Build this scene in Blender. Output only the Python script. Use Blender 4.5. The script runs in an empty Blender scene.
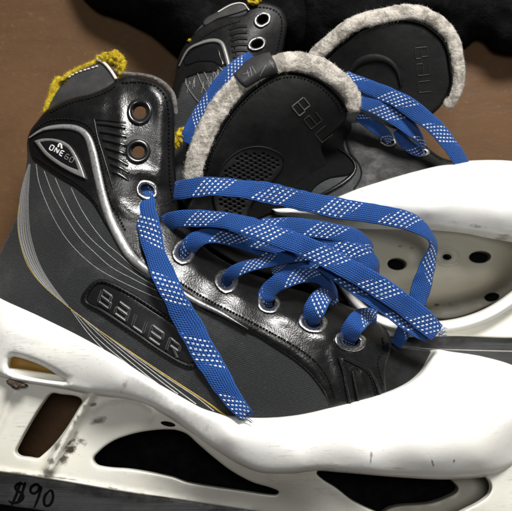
import bpy, math, random
import numpy as np
from mathutils import Vector
from mathutils.geometry import delaunay_2d_cdt

random.seed(7)
rng = np.random.RandomState(11)
sc = bpy.context.scene
COL = sc.collection
W, H = 512.0, 511.0

# ------------------------------------------------------------------ camera
TILT = math.radians(6)
DIST = 0.62
TARGET = np.array([0.0, 0.0, 0.07])
FOV = 2 * math.atan(0.155 / DIST)
CD = np.array([0.0, math.sin(TILT), -math.cos(TILT)])          # view direction
CR = np.array([1.0, 0.0, 0.0])
CU = np.cross(CR, CD)
CLOC = TARGET - CD * DIST
cam = bpy.data.cameras.new('camera')
camo = bpy.data.objects.new('camera', cam)
COL.objects.link(camo)
camo.location = CLOC
camo.rotation_euler = (TILT, 0, 0)
cam.sensor_fit = 'HORIZONTAL'
cam.angle = FOV
cam.clip_start = 0.01
cam.clip_end = 50
cam.dof.use_dof = True
cam.dof.focus_distance = .535
cam.dof.aperture_fstop = 24.0
sc.camera = camo
TF = math.tan(FOV / 2)


def P(px, z):
    """points of the plan (photo pixels) lifted to the height z (cm) above the floor"""
    px = np.atleast_2d(np.asarray(px, float))
    z = np.broadcast_to(np.asarray(z, float), (len(px),)) * 0.01
    xn = (px[:, 0] - W / 2) / (W / 2) * TF
    yn = -(px[:, 1] - H / 2) / (W / 2) * TF
    d = CD[None] + xn[:, None] * CR[None] + yn[:, None] * CU[None]
    t = (z - CLOC[2]) / d[:, 2]
    return CLOC[None] + d * t[:, None]


# ------------------------------------------------------------------ plan helpers
def cr(pts, closed=False, sp=2.0):
    """Catmull-Rom through pts; a third element on a point makes it a corner"""
    n = len(pts)
    p = [np.array(q[:2], float) for q in pts]
    c = [len(q) > 2 for q in pts]
    out = []
    segs = n if closed else n - 1
    for i in range(segs):
        p1, p2 = p[i], p[(i + 1) % n]
        if c[i] or (not closed and i == 0):
            p0 = 2 * p1 - p2
        else:
            p0 = p[i - 1]
        j = (i + 1) % n
        if c[j] or (not closed and i == n - 2):
            p3 = 2 * p2 - p1
        else:
            p3 = p[(i + 2) % n]
        L = np.linalg.norm(p2 - p1)
        # centripetal-ish: limit the tangents by the segment's length
        m1 = (p2 - p0); m2 = (p3 - p1)
        m1 = m1 / max(np.linalg.norm(m1), 1e-6) * L
        m2 = m2 / max(np.linalg.norm(m2), 1e-6) * L
        k = max(1, int(round(L / sp)))
        for a in range(k):
            t = a / k
            h = (2*t**3-3*t**2+1, t**3-2*t**2+t, -2*t**3+3*t**2, t**3-t**2)
            out.append(h[0]*p1 + h[1]*m1 + h[2]*p2 + h[3]*m2)
    if not closed:
        out.append(p[-1])
    return np.array(out)


def interp_along(pts, vals, path):
    """values given at control points -> values along a dense open path"""
    pts = np.array([q[:2] for q in pts], float)
    idx = [int(np.argmin(((path - q) ** 2).sum(1))) for q in pts]
    idx[0] = 0; idx[-1] = len(path) - 1
    for i in range(1, len(idx)):
        idx[i] = max(idx[i], idx[i-1] + 1)
    s = np.concatenate([[0], np.cumsum(np.linalg.norm(np.diff(path, axis=0), axis=1))])
    idx = [min(i, len(s) - 1) for i in idx]
    xs = s[idx]; vs = np.array(vals, float)
    r = np.interp(s, xs, vs)
    # smooth a little
    k = 5
    rp = np.pad(r, k, mode='edge')
    return np.convolve(rp, np.ones(2*k+1)/(2*k+1), 'valid')


def seg_dist(pts, poly, closed=True):
    pts = np.asarray(pts, float)
    a = poly; b = np.roll(poly, -1, axis=0)
    if not closed:
        a, b = poly[:-1], poly[1:]
    ab = b - a
    L2 = np.maximum((ab ** 2).sum(1), 1e-9)
    out = np.empty(len(pts))
    for i in range(0, len(pts), 2000):
        q = pts[i:i+2000]
        t = ((q[:, None] - a[None]) * ab[None]).sum(2) / L2[None]
        t = np.clip(t, 0, 1)
        d = q[:, None] - (a[None] + t[..., None] * ab[None])
        out[i:i+2000] = np.sqrt((d ** 2).sum(2).min(1))
    return out


def inside(pts, poly):
    pts = np.asarray(pts, float)
    x, y = pts[:, 0], pts[:, 1]
    r = np.zeros(len(pts), bool)
    n = len(poly)
    for i in range(n):
        x1, y1 = poly[i]; x2, y2 = poly[(i+1) % n]
        if y1 == y2: continue
        c = ((y1 > y) != (y2 > y)) & (x < (x2-x1)*(y-y1)/(y2-y1)+x1)
        r ^= c
    return r


class TPS:
    """smooth height field through (x, y, z) control points"""
    def __init__(self, pts, lam=0.02):
        p = np.array(pts, float)
        self.x = p[:, :2] / 100.0
        n = len(p)
        K = self.k(self.x, self.x) + lam * np.eye(n)
        Q = np.hstack([np.ones((n, 1)), self.x])
        A = np.zeros((n+3, n+3)); A[:n, :n] = K; A[:n, n:] = Q; A[n:, :n] = Q.T
        b = np.zeros(n+3); b[:n] = p[:, 2]
        self.w = np.linalg.solve(A, b)

    def k(self, a, b):
        r2 = ((a[:, None]-b[None])**2).sum(2)
        return np.where(r2 > 1e-12, r2*np.log(np.maximum(r2, 1e-12)), 0)

    def __call__(self, px):
        q = np.atleast_2d(np.asarray(px, float)) / 100.0
        return self.k(q, self.x) @ self.w[:-3] + self.w[-3] + q @ self.w[-2:]


def vnoise(px, scale, seed=0):
    """cheap smooth value noise on the plan"""
    q = np.asarray(px, float) / scale
    r = np.random.RandomState(seed).rand(64, 64)
    i = np.floor(q).astype(int); f = q - i
    f = f*f*(3-2*f)
    g = lambda a, b: r[a % 64, b % 64]
    x0, y0 = i[:, 0], i[:, 1]
    return ((g(x0, y0)*(1-f[:, 0])+g(x0+1, y0)*f[:, 0])*(1-f[:, 1]) +
            (g(x0, y0+1)*(1-f[:, 0])+g(x0+1, y0+1)*f[:, 0])*f[:, 1])


# ------------------------------------------------------------------ mesh builder
def wloc(o):
    v = np.zeros(3)
    while o is not None:
        v += np.array(o.location); o = o.parent
    return v


class MB:
    def __init__(self):
        self.v = []; self.f = []; self.uv = []; self.n = 0

    def add(self, verts, faces, uv=None):
        verts = np.asarray(verts, float)
        if uv is None: uv = np.zeros((len(verts), 2))
        self.v.append(verts); self.uv.append(np.asarray(uv, float))
        b = self.n
        self.f += [tuple(int(i)+b for i in f) for f in faces]
        self.n += len(verts)

    def build(self, name, mat, parent=None, smooth=True):
        v = np.concatenate(self.v); uv = np.concatenate(self.uv)
        off = wloc(parent)
        me = bpy.data.meshes.new(name)
        me.from_pydata((v-off).tolist(), [], self.f)
        l = me.uv_layers.new(name='plan')
        li = np.empty(len(me.loops), np.int32)
        me.loops.foreach_get('vertex_index', li)
        l.data.foreach_set('uv', uv[li].astype(np.float32).ravel())
        me.polygons.foreach_set('use_smooth', [smooth]*len(me.polygons))
        me.materials.append(mat)
        me.update()
        o = bpy.data.objects.new(name, me)
        COL.objects.link(o)
        if parent is not None: o.parent = parent
        return o

    # ---- shapes
    def relief(self, outline, zf, step=4.0, holes=(), bev=2.0, bh=0.12, zbot=0.3, hole_bot=None, close=False, jitter=.25):
        """a sheet cut to an outline, lifted to the height field zf, its rim rolled over and closed by walls down to zbot (cm below, or a function giving the height)"""
        polys = [np.asarray(outline)] + [np.asarray(h) for h in holes]
        pts = []; edges = []; 
        for pl in polys:
            b = len(pts); n = len(pl)
            pts += pl.tolist()
            edges += [(b+i, b+(i+1) % n) for i in range(n)]
        allp = lambda q: np.min([seg_dist(q, pl) for pl in polys], axis=0)

        def ok(q):
            m = inside(q, polys[0])
            for hpl in polys[1:]: m &= ~inside(q, hpl)
            return m
        lo = polys[0].min(0); hi = polys[0].max(0)
        extra = []
        for fr in (0.12, 0.35, 0.65, 1.0):
            for pl in polys:
                t = np.roll(pl, -1, 0) - np.roll(pl, 1, 0)
                t /= np.maximum(np.linalg.norm(t, axis=1), 1e-6)[:, None]
                nn = np.stack([-t[:, 1], t[:, 0]], 1)
                for s in (1, -1):
                    q = pl + nn*s*fr*bev
                    q = q[ok(q)]
                    if len(q):
                        d = allp(q)
                        extra.append(q[d > fr*bev*0.92])
        gx = np.arange(lo[0]-step, hi[0]+step, step); gy = np.arange(lo[1]-step, hi[1]+step, step*0.866)
        X, Y = np.meshgrid(gx, gy)
        X = X + (np.arange(len(gy)) % 2)[:, None]*step*0.5
        q = np.stack([X.ravel(), Y.ravel()], 1)
        q += (rng.rand(*q.shape)-.5)*step*jitter
        q = q[ok(q)]
        if len(q):
            q = q[allp(q) > bev + step*0.4]
            extra.append(q)
        pts = pts + np.concatenate(extra).tolist() if extra else pts
        r = delaunay_2d_cdt([Vector(p) for p in pts], edges, [], 0, 1e-5)
        V = np.array([tuple(a) for a in r[0]]); F = np.array([tuple(f) for f in r[2]])
        cen = V[F].mean(1)
        F = F[ok(cen)]
        # make every face look up (the plan's y runs down)
        a, b, c = V[F[:, 0]], V[F[:, 1]], V[F[:, 2]]
        ar = (b[:, 0]-a[:, 0])*(c[:, 1]-a[:, 1])-(b[:, 1]-a[:, 1])*(c[:, 0]-a[:, 0])
        F[ar > 0] = F[ar > 0][:, ::-1]
        d = allp(V)
        z = zf(V).copy()
        m = d < bev
        tt = 1-d[m]/bev
        z[m] -= bh*(1-np.sqrt(np.maximum(0, 1-tt**2)))
        top = P(V, z)
        used = {}
        for f in F:
            for i in range(3):
                e = (f[i], f[(i+1) % 3])
                used[e] = True
        bd = [e for e in used if (e[1], e[0]) not in used]
        bi = sorted({i for e in bd for i in e})
        mp = {v: len(V)+k for k, v in enumerate(bi)}
        bp = V[bi]
        if callable(zbot):
            zb = zbot(bp)
        else:
            zb = z[bi] - zbot
        if hole_bot is not None:
            onh = np.min([seg_dist(bp, hpl) for hpl in polys[1:]], axis=0) < .3 if len(polys) > 1 else np.zeros(len(bp), bool)
            zb = np.where(onh, z[bi]-hole_bot, zb)
        zb = np.minimum(zb, z[bi]-0.005)
        bot = top[bi].copy(); bot[:, 2] = zb*0.01
        verts = np.concatenate([top, bot])
        uv = np.concatenate([V, bp])/100.0
        faces = [tuple(f) for f in F]
        for (i, j) in bd:
            faces.append((j, i, mp[i], mp[j]))
        if close:
            zz = z - (zbot if not callable(zbot) else 0)
            if callable(zbot): zz = np.minimum(zbot(V), z-.005)
            b2 = top.copy(); b2[:, 2] = zz*0.01
            n0 = len(verts)
            verts = np.concatenate([verts, b2]); uv = np.concatenate([uv, V/100.0])
            faces += [(f[2]+n0, f[1]+n0, f[0]+n0) for f in F]
        self.add(verts, faces, uv)
        return self

    def strip(self, path, widths, zf, h=0.08, sink=0.04, nc=7, power=2.0):
        """a raised band that follows the height field: rounded cross-section"""
        path = np.asarray(path, float); n = len(path)
        w = np.broadcast_to(np.asarray(widths, float), (n,))
        t = np.gradient(path, axis=0); t /= np.maximum(np.linalg.norm(t, axis=1), 1e-9)[:, None]
        nn = np.stack([-t[:, 1], t[:, 0]], 1)
        s = np.linspace(-1, 1, nc)
        prof = (1-np.abs(s)**power)**(1/power)
        s_len = np.concatenate([[0], np.cumsum(np.linalg.norm(np.diff(path, axis=0), axis=1))])
        q = path[:, None] + nn[:, None]*(s[None, :, None]*w[:, None, None]*.5)
        z = zf(q.reshape(-1, 2)).reshape(n, nc) + (prof*(h+sink))[None]-sink
        v = P(q.reshape(-1, 2), z.ravel())
        uv = np.stack([np.repeat(s_len, nc)/100, np.tile(s*.5+.5, n)], 1)
        F = []
        for i in range(n-1):
            for j in range(nc-1):
                a = i*nc+j
                F.append((a, a+1, a+nc+1, a+nc))
        self.add(v, F, uv)
        return self

    def tube(self, pts3, rad, nseg=8, cap=True, squash=1.0):
        p = np.asarray(pts3, float); n = len(p)
        r = np.broadcast_to(np.asarray(rad, float), (n,))
        t = np.gradient(p, axis=0); t /= np.maximum(np.linalg.norm(t, axis=1), 1e-12)[:, None]
        up = np.array([0, 0, 1.0])
        a = np.cross(t, up); la = np.linalg.norm(a, axis=1)
        a[la < 1e-4] = np.array([1, 0, 0]); a /= np.linalg.norm(a, axis=1)[:, None]
        b = np.cross(a, t)
        th = np.linspace(0, 2*math.pi, nseg, endpoint=False)
        v = p[:, None] + r[:, None, None]*(np.cos(th)[None, :, None]*a[:, None]+np.sin(th)[None, :, None]*b[:, None]*squash)
        F = []
        for i in range(n-1):
            for j in range(nseg):
                k = (j+1) % nseg
                F.append((i*nseg+j, (i+1)*nseg+j, (i+1)*nseg+k, i*nseg+k))
        if cap:
            F.append(tuple(range(nseg))); F.append(tuple(reversed(range((n-1)*nseg, n*nseg))))
        self.add(v.reshape(-1, 3), F)
        return self

    def ribbon(self, path, z, width, thick=0.16, roll=None, uv0=0.0, wpx=21.0):
        """flat woven lace along a plan path with heights z (cm), width in plan pixels, optional roll of its cross-axis (radians)"""
        n = len(path)
        c = P(path, z)
        w = np.broadcast_to(np.asarray(width, float), (n,))
        r = np.zeros(n) if roll is None else np.asarray(roll)
        # horizontal side vector from the smoothed plan tangent
        k = 3
        pp = np.pad(c[:, :2], ((k, k), (0, 0)), mode='reflect', reflect_type='odd')
        sm = np.stack([np.convolve(pp[:, i], np.ones(2*k+1)/(2*k+1), 'valid') for i in range(2)], 1)
        t2 = np.gradient(sm, axis=0); t2 /= np.maximum(np.linalg.norm(t2, axis=1), 1e-9)[:, None]
        side = np.stack([t2[:, 1], -t2[:, 0], np.zeros(n)], 1)
        t3 = np.gradient(c, axis=0); t3 /= np.maximum(np.linalg.norm(t3, axis=1), 1e-9)[:, None]
        nor = np.cross(side, t3); nor /= np.maximum(np.linalg.norm(nor, axis=1), 1e-9)[:, None]
        A = side*np.cos(r)[:, None]+nor*np.sin(r)[:, None]
        B = np.cross(A, t3)
        hz = (CLOC[2]-c[:, 2])*TF/(W/2)          # metres per pixel at that height
        hw = w*hz*.5
        s_len = np.concatenate([[0], np.cumsum(np.linalg.norm(np.diff(c, axis=0), axis=1))])
        wm = wpx*0.00058
        m = 9
        ss = np.sin(np.linspace(-math.pi/2, math.pi/2, m))
        top = [(s, (1-abs(s)**3)**.5) for s in ss]
        ring = top + [(s, -q) for s, q in reversed(top[1:-1])]
        nr = len(ring)
        v = np.zeros((n, nr, 3)); uv = np.zeros((n, nr, 2))
        for j, (s, q) in enumerate(ring):
            v[:, j] = c + A*(hw*s)[:, None] - B*(q*thick*.005)
            uv[:, j, 0] = s_len/wm+uv0; uv[:, j, 1] = s*.5+.5
        F = []
        for i in range(n-1):
            for j in range(nr):
                kk = (j+1) % nr
                F.append((i*nr+j, i*nr+kk, (i+1)*nr+kk, (i+1)*nr+j))
        F.append(tuple(reversed(range(nr)))); F.append(tuple(range((n-1)*nr, n*nr)))
        self.add(v.reshape(-1, 3), F, uv.reshape(-1, 2))
        return self

    def ring(self, cpx, zf, rx, ry, ang, rin=.58, h=0.12, lift=0.0, rough=0.0, seed=0):
        """eyelet: a rolled ring lying on the height field"""
        ns = 36; prof = []
        for a in np.linspace(0, math.pi, 9):
            prof.append((0.5*(1+rin)+0.5*(1-rin)*math.cos(a), math.sin(a)))
        prof.append((rin*.97, -1.5))
        th = np.linspace(0, 2*math.pi, ns, endpoint=False)
        ca, sa = math.cos(ang), math.sin(ang)
        q = []; zz = []; r = np.random.RandomState(seed)
        wob = vnoise(np.stack([np.cos(th)*2+5+seed, np.sin(th)*2+5], 1), 1.0, seed)-.5
        for (rr, hh) in prof:
            x = rx*rr*np.cos(th)*(1+rough*wob); y = ry*rr*np.sin(th)*(1+rough*wob)
            p = np.stack([cpx[0]+x*ca-y*sa, cpx[1]+x*sa+y*ca], 1)
            q.append(p); zz.append(zf(p)+h*hh+lift)
        q = np.concatenate(q); zz = np.concatenate(zz)
        F = []
        m = len(prof)
        for i in range(m-1):
            for j in range(ns):
                k = (j+1) % ns
                F.append((i*ns+j, i*ns+k, (i+1)*ns+k, (i+1)*ns+j))
        self.add(P(q, zz), F, q/100)
        return self

    def stitches(self, path, zf, pitch=3.2, ln=2.3, r=0.5, lift=0.02):
        s = np.concatenate([[0], np.cumsum(np.linalg.norm(np.diff(path, axis=0), axis=1))])
        k = 0
        x = pitch*.5
        while x+ln < s[-1]:
            a = x + (random.random()-.5)*pitch*.2
            ts = np.array([a, a+ln*.25, a+ln*.75, a+ln])
            q = np.stack([np.interp(ts, s, path[:, i]) for i in range(2)], 1)
            z = zf(q)+np.array([-0.02, lift, lift, -0.02])
            self.tube(P(q, z), np.array([.55, 1, 1, .55])*r*0.0006, 6)
            x += pitch
        return self

    def lump(self, cpx, z, rx, ry, rz, seed=0, amp=.35, ang=0.0, res=18, sc_=1.3):
        """torn foam / lumpy blob"""
        th = np.linspace(0, 2*math.pi, res*2, endpoint=False); ph = np.linspace(0.02, math.pi-.02, res)
        T, Q = np.meshgrid(th, ph)
        x = np.sin(Q)*np.cos(T); y = np.sin(Q)*np.sin(T); zz = np.cos(Q)
        d = vnoise(np.stack([(x*sc_+zz+3).ravel()*2, (y*sc_+zz*.7+4).ravel()*2], 1), 1.0, seed).reshape(T.shape)
        d2 = vnoise(np.stack([(x*sc_+zz+3).ravel()*6, (y*sc_+zz*.7+4).ravel()*6], 1), 1.0, seed+1).reshape(T.shape)
        k = 1+amp*(d-.5)*2+amp*.6*(d2-.5)
        ca, sa = math.cos(ang), math.sin(ang)
        X = rx*x*k; Y = ry*y*k
        q = np.stack([(cpx[0]+X*ca-Y*sa).ravel(), (cpx[1]+X*sa+Y*ca).ravel()], 1)
        v = P(q, z+(rz*zz*k).ravel())
        F = []
        m = res*2
        for i in range(res-1):
            for j in range(m):
                kk = (j+1) % m
                F.append((i*m+j, i*m+kk, (i+1)*m+kk, (i+1)*m+j))
        F.append(tuple(range(m))); F.append(tuple(reversed(range((res-1)*m, res*m))))
        self.last = (v, np.repeat(P([cpx], z), len(v), axis=0))
        self.add(v, F, q/100)
        return self

    def fuzz(self, n, ln, seed=0, r=.00007, upmin=-.2):
        """loose fibres standing off the last roll or lump"""
        V, C = self.last
        rr = np.random.RandomState(seed)
        N = V-C; N /= np.maximum(np.linalg.norm(N, axis=1), 1e-9)[:, None]
        ok = np.where(N[:, 2] > upmin)[0]
        for i in rr.choice(ok, n):
            d = N[i]+rr.normal(0, .75, 3); d /= np.linalg.norm(d)
            l = ln*(.3+rr.rand()*.9)
            e = V[i]+rr.normal(0, ln*.25, 3)
            m2 = e+d*l*.5; d2 = d+rr.normal(0, .7, 3)
            self.tube(np.stack([e, m2, m2+d2/np.linalg.norm(d2)*l*.5]), np.array([1, .8, .3])*r, 3, False)
        return self

    def roll(self, path, z, rad, seed=0, amp=.18, nseg=16, flat=.8):
        """lumpy felt roll: a thick tube with noisy skin; rad in plan pixels"""
        n = len(path)
        c = P(path, z)
        r = np.broadcast_to(np.asarray(rad, float), (n,))*0.00057
        t = np.gradient(c, axis=0); t /= np.linalg.norm(t, axis=1)[:, None]
        a = np.cross(t, np.array([0, 0, 1.])); a /= np.linalg.norm(a, axis=1)[:, None]
        b = np.cross(a, t)
        th = np.linspace(0, 2*math.pi, nseg, endpoint=False)
        s = np.concatenate([[0], np.cumsum(np.linalg.norm(np.diff(path, axis=0), axis=1))])
        S, TH = np.meshgrid(s, th, indexing='ij')
        def nz(sc1, sd):
            return vnoise(np.stack([S.ravel()/sc1+50, (np.cos(TH)*r[:, None]/0.0006/sc1*1.0+np.sin(TH)*2+20).ravel()], 1), 1.0, sd).reshape(S.shape)-.5
        k = 1+amp*(nz(9, seed)*1.2+nz(4, seed+1)*.9+nz(1.8, seed+2)*.6)
        ends = np.minimum(1, np.minimum(s, s[-1]-s)/4+.25)
        k = k*np.sqrt(ends)[:, None]
        v = c[:, None]+(r[:, None]*k)[..., None]*(np.cos(TH)[..., None]*a[:, None]+flat*np.sin(TH)[..., None]*b[:, None])
        F = []
        for i in range(n-1):
            for j in range(nseg):
                kk = (j+1) % nseg
                F.append((i*nseg+j, (i+1)*nseg+j, (i+1)*nseg+kk, i*nseg+kk))
        F.append(tuple(range(nseg))); F.append(tuple(reversed(range((n-1)*nseg, n*nseg))))
        uv = np.stack([S.ravel()/100, TH.ravel()/6.283], 1)
        self.last = (v.reshape(-1, 3), np.repeat(c, nseg, axis=0))
        self.add(v.reshape(-1, 3), F, uv)
        return self


# ------------------------------------------------------------------ materials
class Mat:
    def __init__(self, name, base=(.5, .5, .5), rough=.5, metal=0.0, spec=.5, coat=0.0):
        self.m = bpy.data.materials.new(name); self.m.use_nodes = True
        self.nt = self.m.node_tree; self.b = self.nt.nodes['Principled BSDF']
        self.set('Base Color', (*base, 1)); self.set('Roughness', rough); self.set('Metallic', metal)
        self.set('Specular IOR Level', spec); self.set('Coat Weight', coat)
        self._tc = None

    def set(self, k, v):
        s = self.b.inputs[k]
        if isinstance(v, bpy.types.NodeSocket): self.nt.links.new(v, s)
        else: s.default_value = v

    def N(self, t, **kw):
        n = self.nt.nodes.new(t)
        for k, v in kw.items(): setattr(n, k, v)
        return n

    def put(self, s, v):
        if isinstance(v, bpy.types.NodeSocket): self.nt.links.new(v, s)
        else: s.default_value = v

    def tc(self, k):
        if self._tc is None: self._tc = self.N('ShaderNodeTexCoord')
        return self._tc.outputs[k]

    def math(self, op, a, b=0.0, c=0.0, clamp=False):
        n = self.N('ShaderNodeMath', operation=op, use_clamp=clamp)
        for i, x in enumerate((a, b, c)): self.put(n.inputs[i], x)
        return n.outputs[0]

    def xyz(self, v):
        n = self.N('ShaderNodeSeparateXYZ'); self.put(n.inputs[0], v); return n.outputs

    def map(self, v, scale=(1, 1, 1), rot=(0, 0, 0), loc=(0, 0, 0)):
        n = self.N('ShaderNodeMapping'); self.put(n.inputs[0], v)
        n.inputs['Scale'].default_value = scale; n.inputs['Rotation'].default_value = rot; n.inputs['Location'].default_value = loc
        return n.outputs[0]

    def noise(self, v, scale, detail=3.0, rough=.55, dist=0.0):
        n = self.N('ShaderNodeTexNoise'); self.put(n.inputs['Vector'], v)
        n.inputs['Scale'].default_value = scale; n.inputs['Detail'].default_value = detail
        n.inputs['Roughness'].default_value = rough; n.inputs['Distortion'].default_value = dist
        return n.outputs[0]

    def vor(self, v, scale, feature='F1'):
        n = self.N('ShaderNodeTexVoronoi', feature=feature); self.put(n.inputs['Vector'], v)
        n.inputs['Scale'].default_value = scale
        return n.outputs[0]

    def step(self, x, lo, hi, a=0.0, b=1.0, smooth=True):
        n = self.N('ShaderNodeMapRange', interpolation_type='SMOOTHSTEP' if smooth else 'LINEAR')
        self.put(n.inputs[0], x); n.inputs[1].default_value = lo; n.inputs[2].default_value = hi
        n.inputs[3].default_value = a; n.inputs[4].default_value = b
        return n.outputs[0]

    def mix(self, f, a, b):
        n = self.N('ShaderNodeMix', data_type='RGBA')
        self.put(n.inputs['Factor'], f)
        for s, x in ((n.inputs[6], a), (n.inputs[7], b)):
            self.put(s, x if isinstance(x, bpy.types.NodeSocket) else (*x, 1))
        return n.outputs[2]

    def bump(self, h, dist=0.001, strength=1.0, normal=None):
        n = self.N('ShaderNodeBump'); self.put(n.inputs['Height'], h)
        n.inputs['Distance'].default_value = dist; n.inputs['Strength'].default_value = strength
        if normal is not None: self.nt.links.new(normal, n.inputs['Normal'])
        return n.outputs[0]

    def normal(self, s):
        self.nt.links.new(s, self.b.inputs['Normal'])


def mat_leather(name, base=.012, rough=.3, grain=1.0, coat=.25, dust=.0):
    m = Mat(name, (base,)*3, rough, spec=.5 if coat else .2, coat=coat)
    o = m.tc('Object')
    g = m.vor(o, 1100); g2 = m.noise(o, 90, 4)
    cr_ = m.noise(m.map(o, (1, 1, .3)), 220, 5, .6, .6)
    h = m.math('ADD', m.math('MULTIPLY', g, .16*grain), m.math('MULTIPLY', cr_, .45))
    n1 = m.bump(h, 0.00016*grain, .6)
    n2 = m.bump(g2, 0.0012, .35, n1)
    m.normal(n2)
    m.set('Roughness', m.step(m.noise(o, 160, 4), .3, .75, rough*.85, rough*1.25))
    sp = m.step(m.noise(o, 700, 3, .7), .66, .78)
    d = m.step(m.noise(o, 60, 4), .4, .8, 0, 1)
    c = m.mix(m.math('MULTIPLY', sp, .10+dust*.3), (base, base, base*1.03), (.30, .30, .29))
    if dust: c = m.mix(m.math('MULTIPLY', d, dust), c, (.11, .105, .10))
    m.set('Base Color', c)
    m.set('Coat Roughness', .18)
    return m.m


def mat_fabric(name, dark=.007, light=.034, ang=-.28, pitch=1.8, scuff=.5):
    m = Mat(name, (.03,)*3, .7, spec=.2)
    u = m.tc('UV')
    uv = m.map(u, (100, 100, 1), (0, 0, ang))
    x, y, _ = m.xyz(uv)
    ob = m.tc('Object')
    wob = m.math('MULTIPLY', m.math('SUBTRACT', m.noise(ob, 500, 2), .5), .8)
    yy = m.math('ADD', m.math('DIVIDE', y, pitch), wob)
    rib = m.math('SINE', m.math('MULTIPLY', yy, 6.2832))
    row = m.math('FLOOR', m.math('ADD', yy, .25))
    xx = m.math('ADD', m.math('DIVIDE', x, pitch*.72), m.math('MULTIPLY', row, .37))
    br = m.math('SINE', m.math('MULTIPLY', xx, 6.2832))
    wv = m.math('ADD', m.math('MULTIPLY', rib, .42), m.math('MULTIPLY', br, .48))
    f = m.step(wv, -.9, 1.05)
    rnd = m.noise(uv, .5, 2)
    f = m.math('MULTIPLY', f, m.step(rnd, .25, .75, .55, 1.25))
    c = m.mix(f, (dark, dark*1.04, dark*1.12), (light*.96, light*1.03, light*1.10))
    # chalky wear
    wn = m.noise(ob, 26, 5, .65)
    c = m.mix(m.math('MULTIPLY', m.step(wn, .48, .72), .16*scuff), c, (.28, .28, .28))
    sp = m.step(m.noise(ob, 900, 2, .6), .70, .78)
    c = m.mix(m.math('MULTIPLY', sp, .45*scuff), c, (.4, .4, .4))
    m.set('Base Color', c)
    m.normal(m.bump(wv, 0.00022, .8))
    m.set('Sheen Weight', .08)
    return m.m


def mat_white(name, base=(.81, .805, .78), smudges=(), rough=.33, grime=.5):
    m = Mat(name, base, rough, spec=.5)
    ob = m.tc('Object'); u = m.tc('UV')
    uvp = m.map(u, (100, 100, 1))
    c = m.mix(m.step(m.noise(ob, 18, 4, .6), .35, .75), base, (base[0]*.94, base[1]*.93, base[2]*.88))
    # fine scuff lines, three directions
    for (a, sx, th, st) in ((.9, 60, .60, .45), (-.35, 75, .605, .45), (.1, 90, .61, .4)):
        s = m.noise(m.map(ob, (sx, 900, 300), (0, 0, a)), 1.0, 3, .6, .25)
        pat = m.step(m.noise(ob, 30, 3), .5, .68)
        c = m.mix(m.math('MULTIPLY', m.math('MULTIPLY', m.step(s, th, th+.05), pat), st*grime), c, (.30, .27, .22))
    # grey specks
    s = m.noise(ob, 420, 3, .65)
    c = m.mix(m.math('MULTIPLY', m.step(s, .66, .74), .45*grime), c, (.25, .23, .20))
    x, y, _ = m.xyz(uvp)
    warp = m.noise(ob, 170, 5, .7)
    for (sx, sy, rx, ry, a, st) in smudges:
        dx = m.math('SUBTRACT', x, sx); dy = m.math('SUBTRACT', y, sy)
        ca, sa = math.cos(a), math.sin(a)
        p = m.math('ADD', m.math('MULTIPLY', dx, ca/rx), m.math('MULTIPLY', dy, sa/rx))
        q = m.math('ADD', m.math('MULTIPLY', dx, -sa/ry), m.math('MULTIPLY', dy, ca/ry))
        d = m.math('SQRT', m.math('ADD', m.math('MULTIPLY', p, p), m.math('MULTIPLY', q, q)))
        d = m.math('ADD', d, m.math('MULTIPLY', m.math('SUBTRACT', warp, .5), 3.0))
        c = m.mix(m.math('MULTIPLY', m.step(d, 1.05, .2), st), c, (.05, .036, .024))
    m.set('Base Color', c)
    m.set('Roughness', m.step(m.noise(ob, 120, 4), .3, .7, rough*.8, rough*1.4))
    m.set('Subsurface Weight', .0)
    m.normal(m.bump(m.noise(ob, 60, 4), 0.0006, .35))
    return m.m


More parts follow.
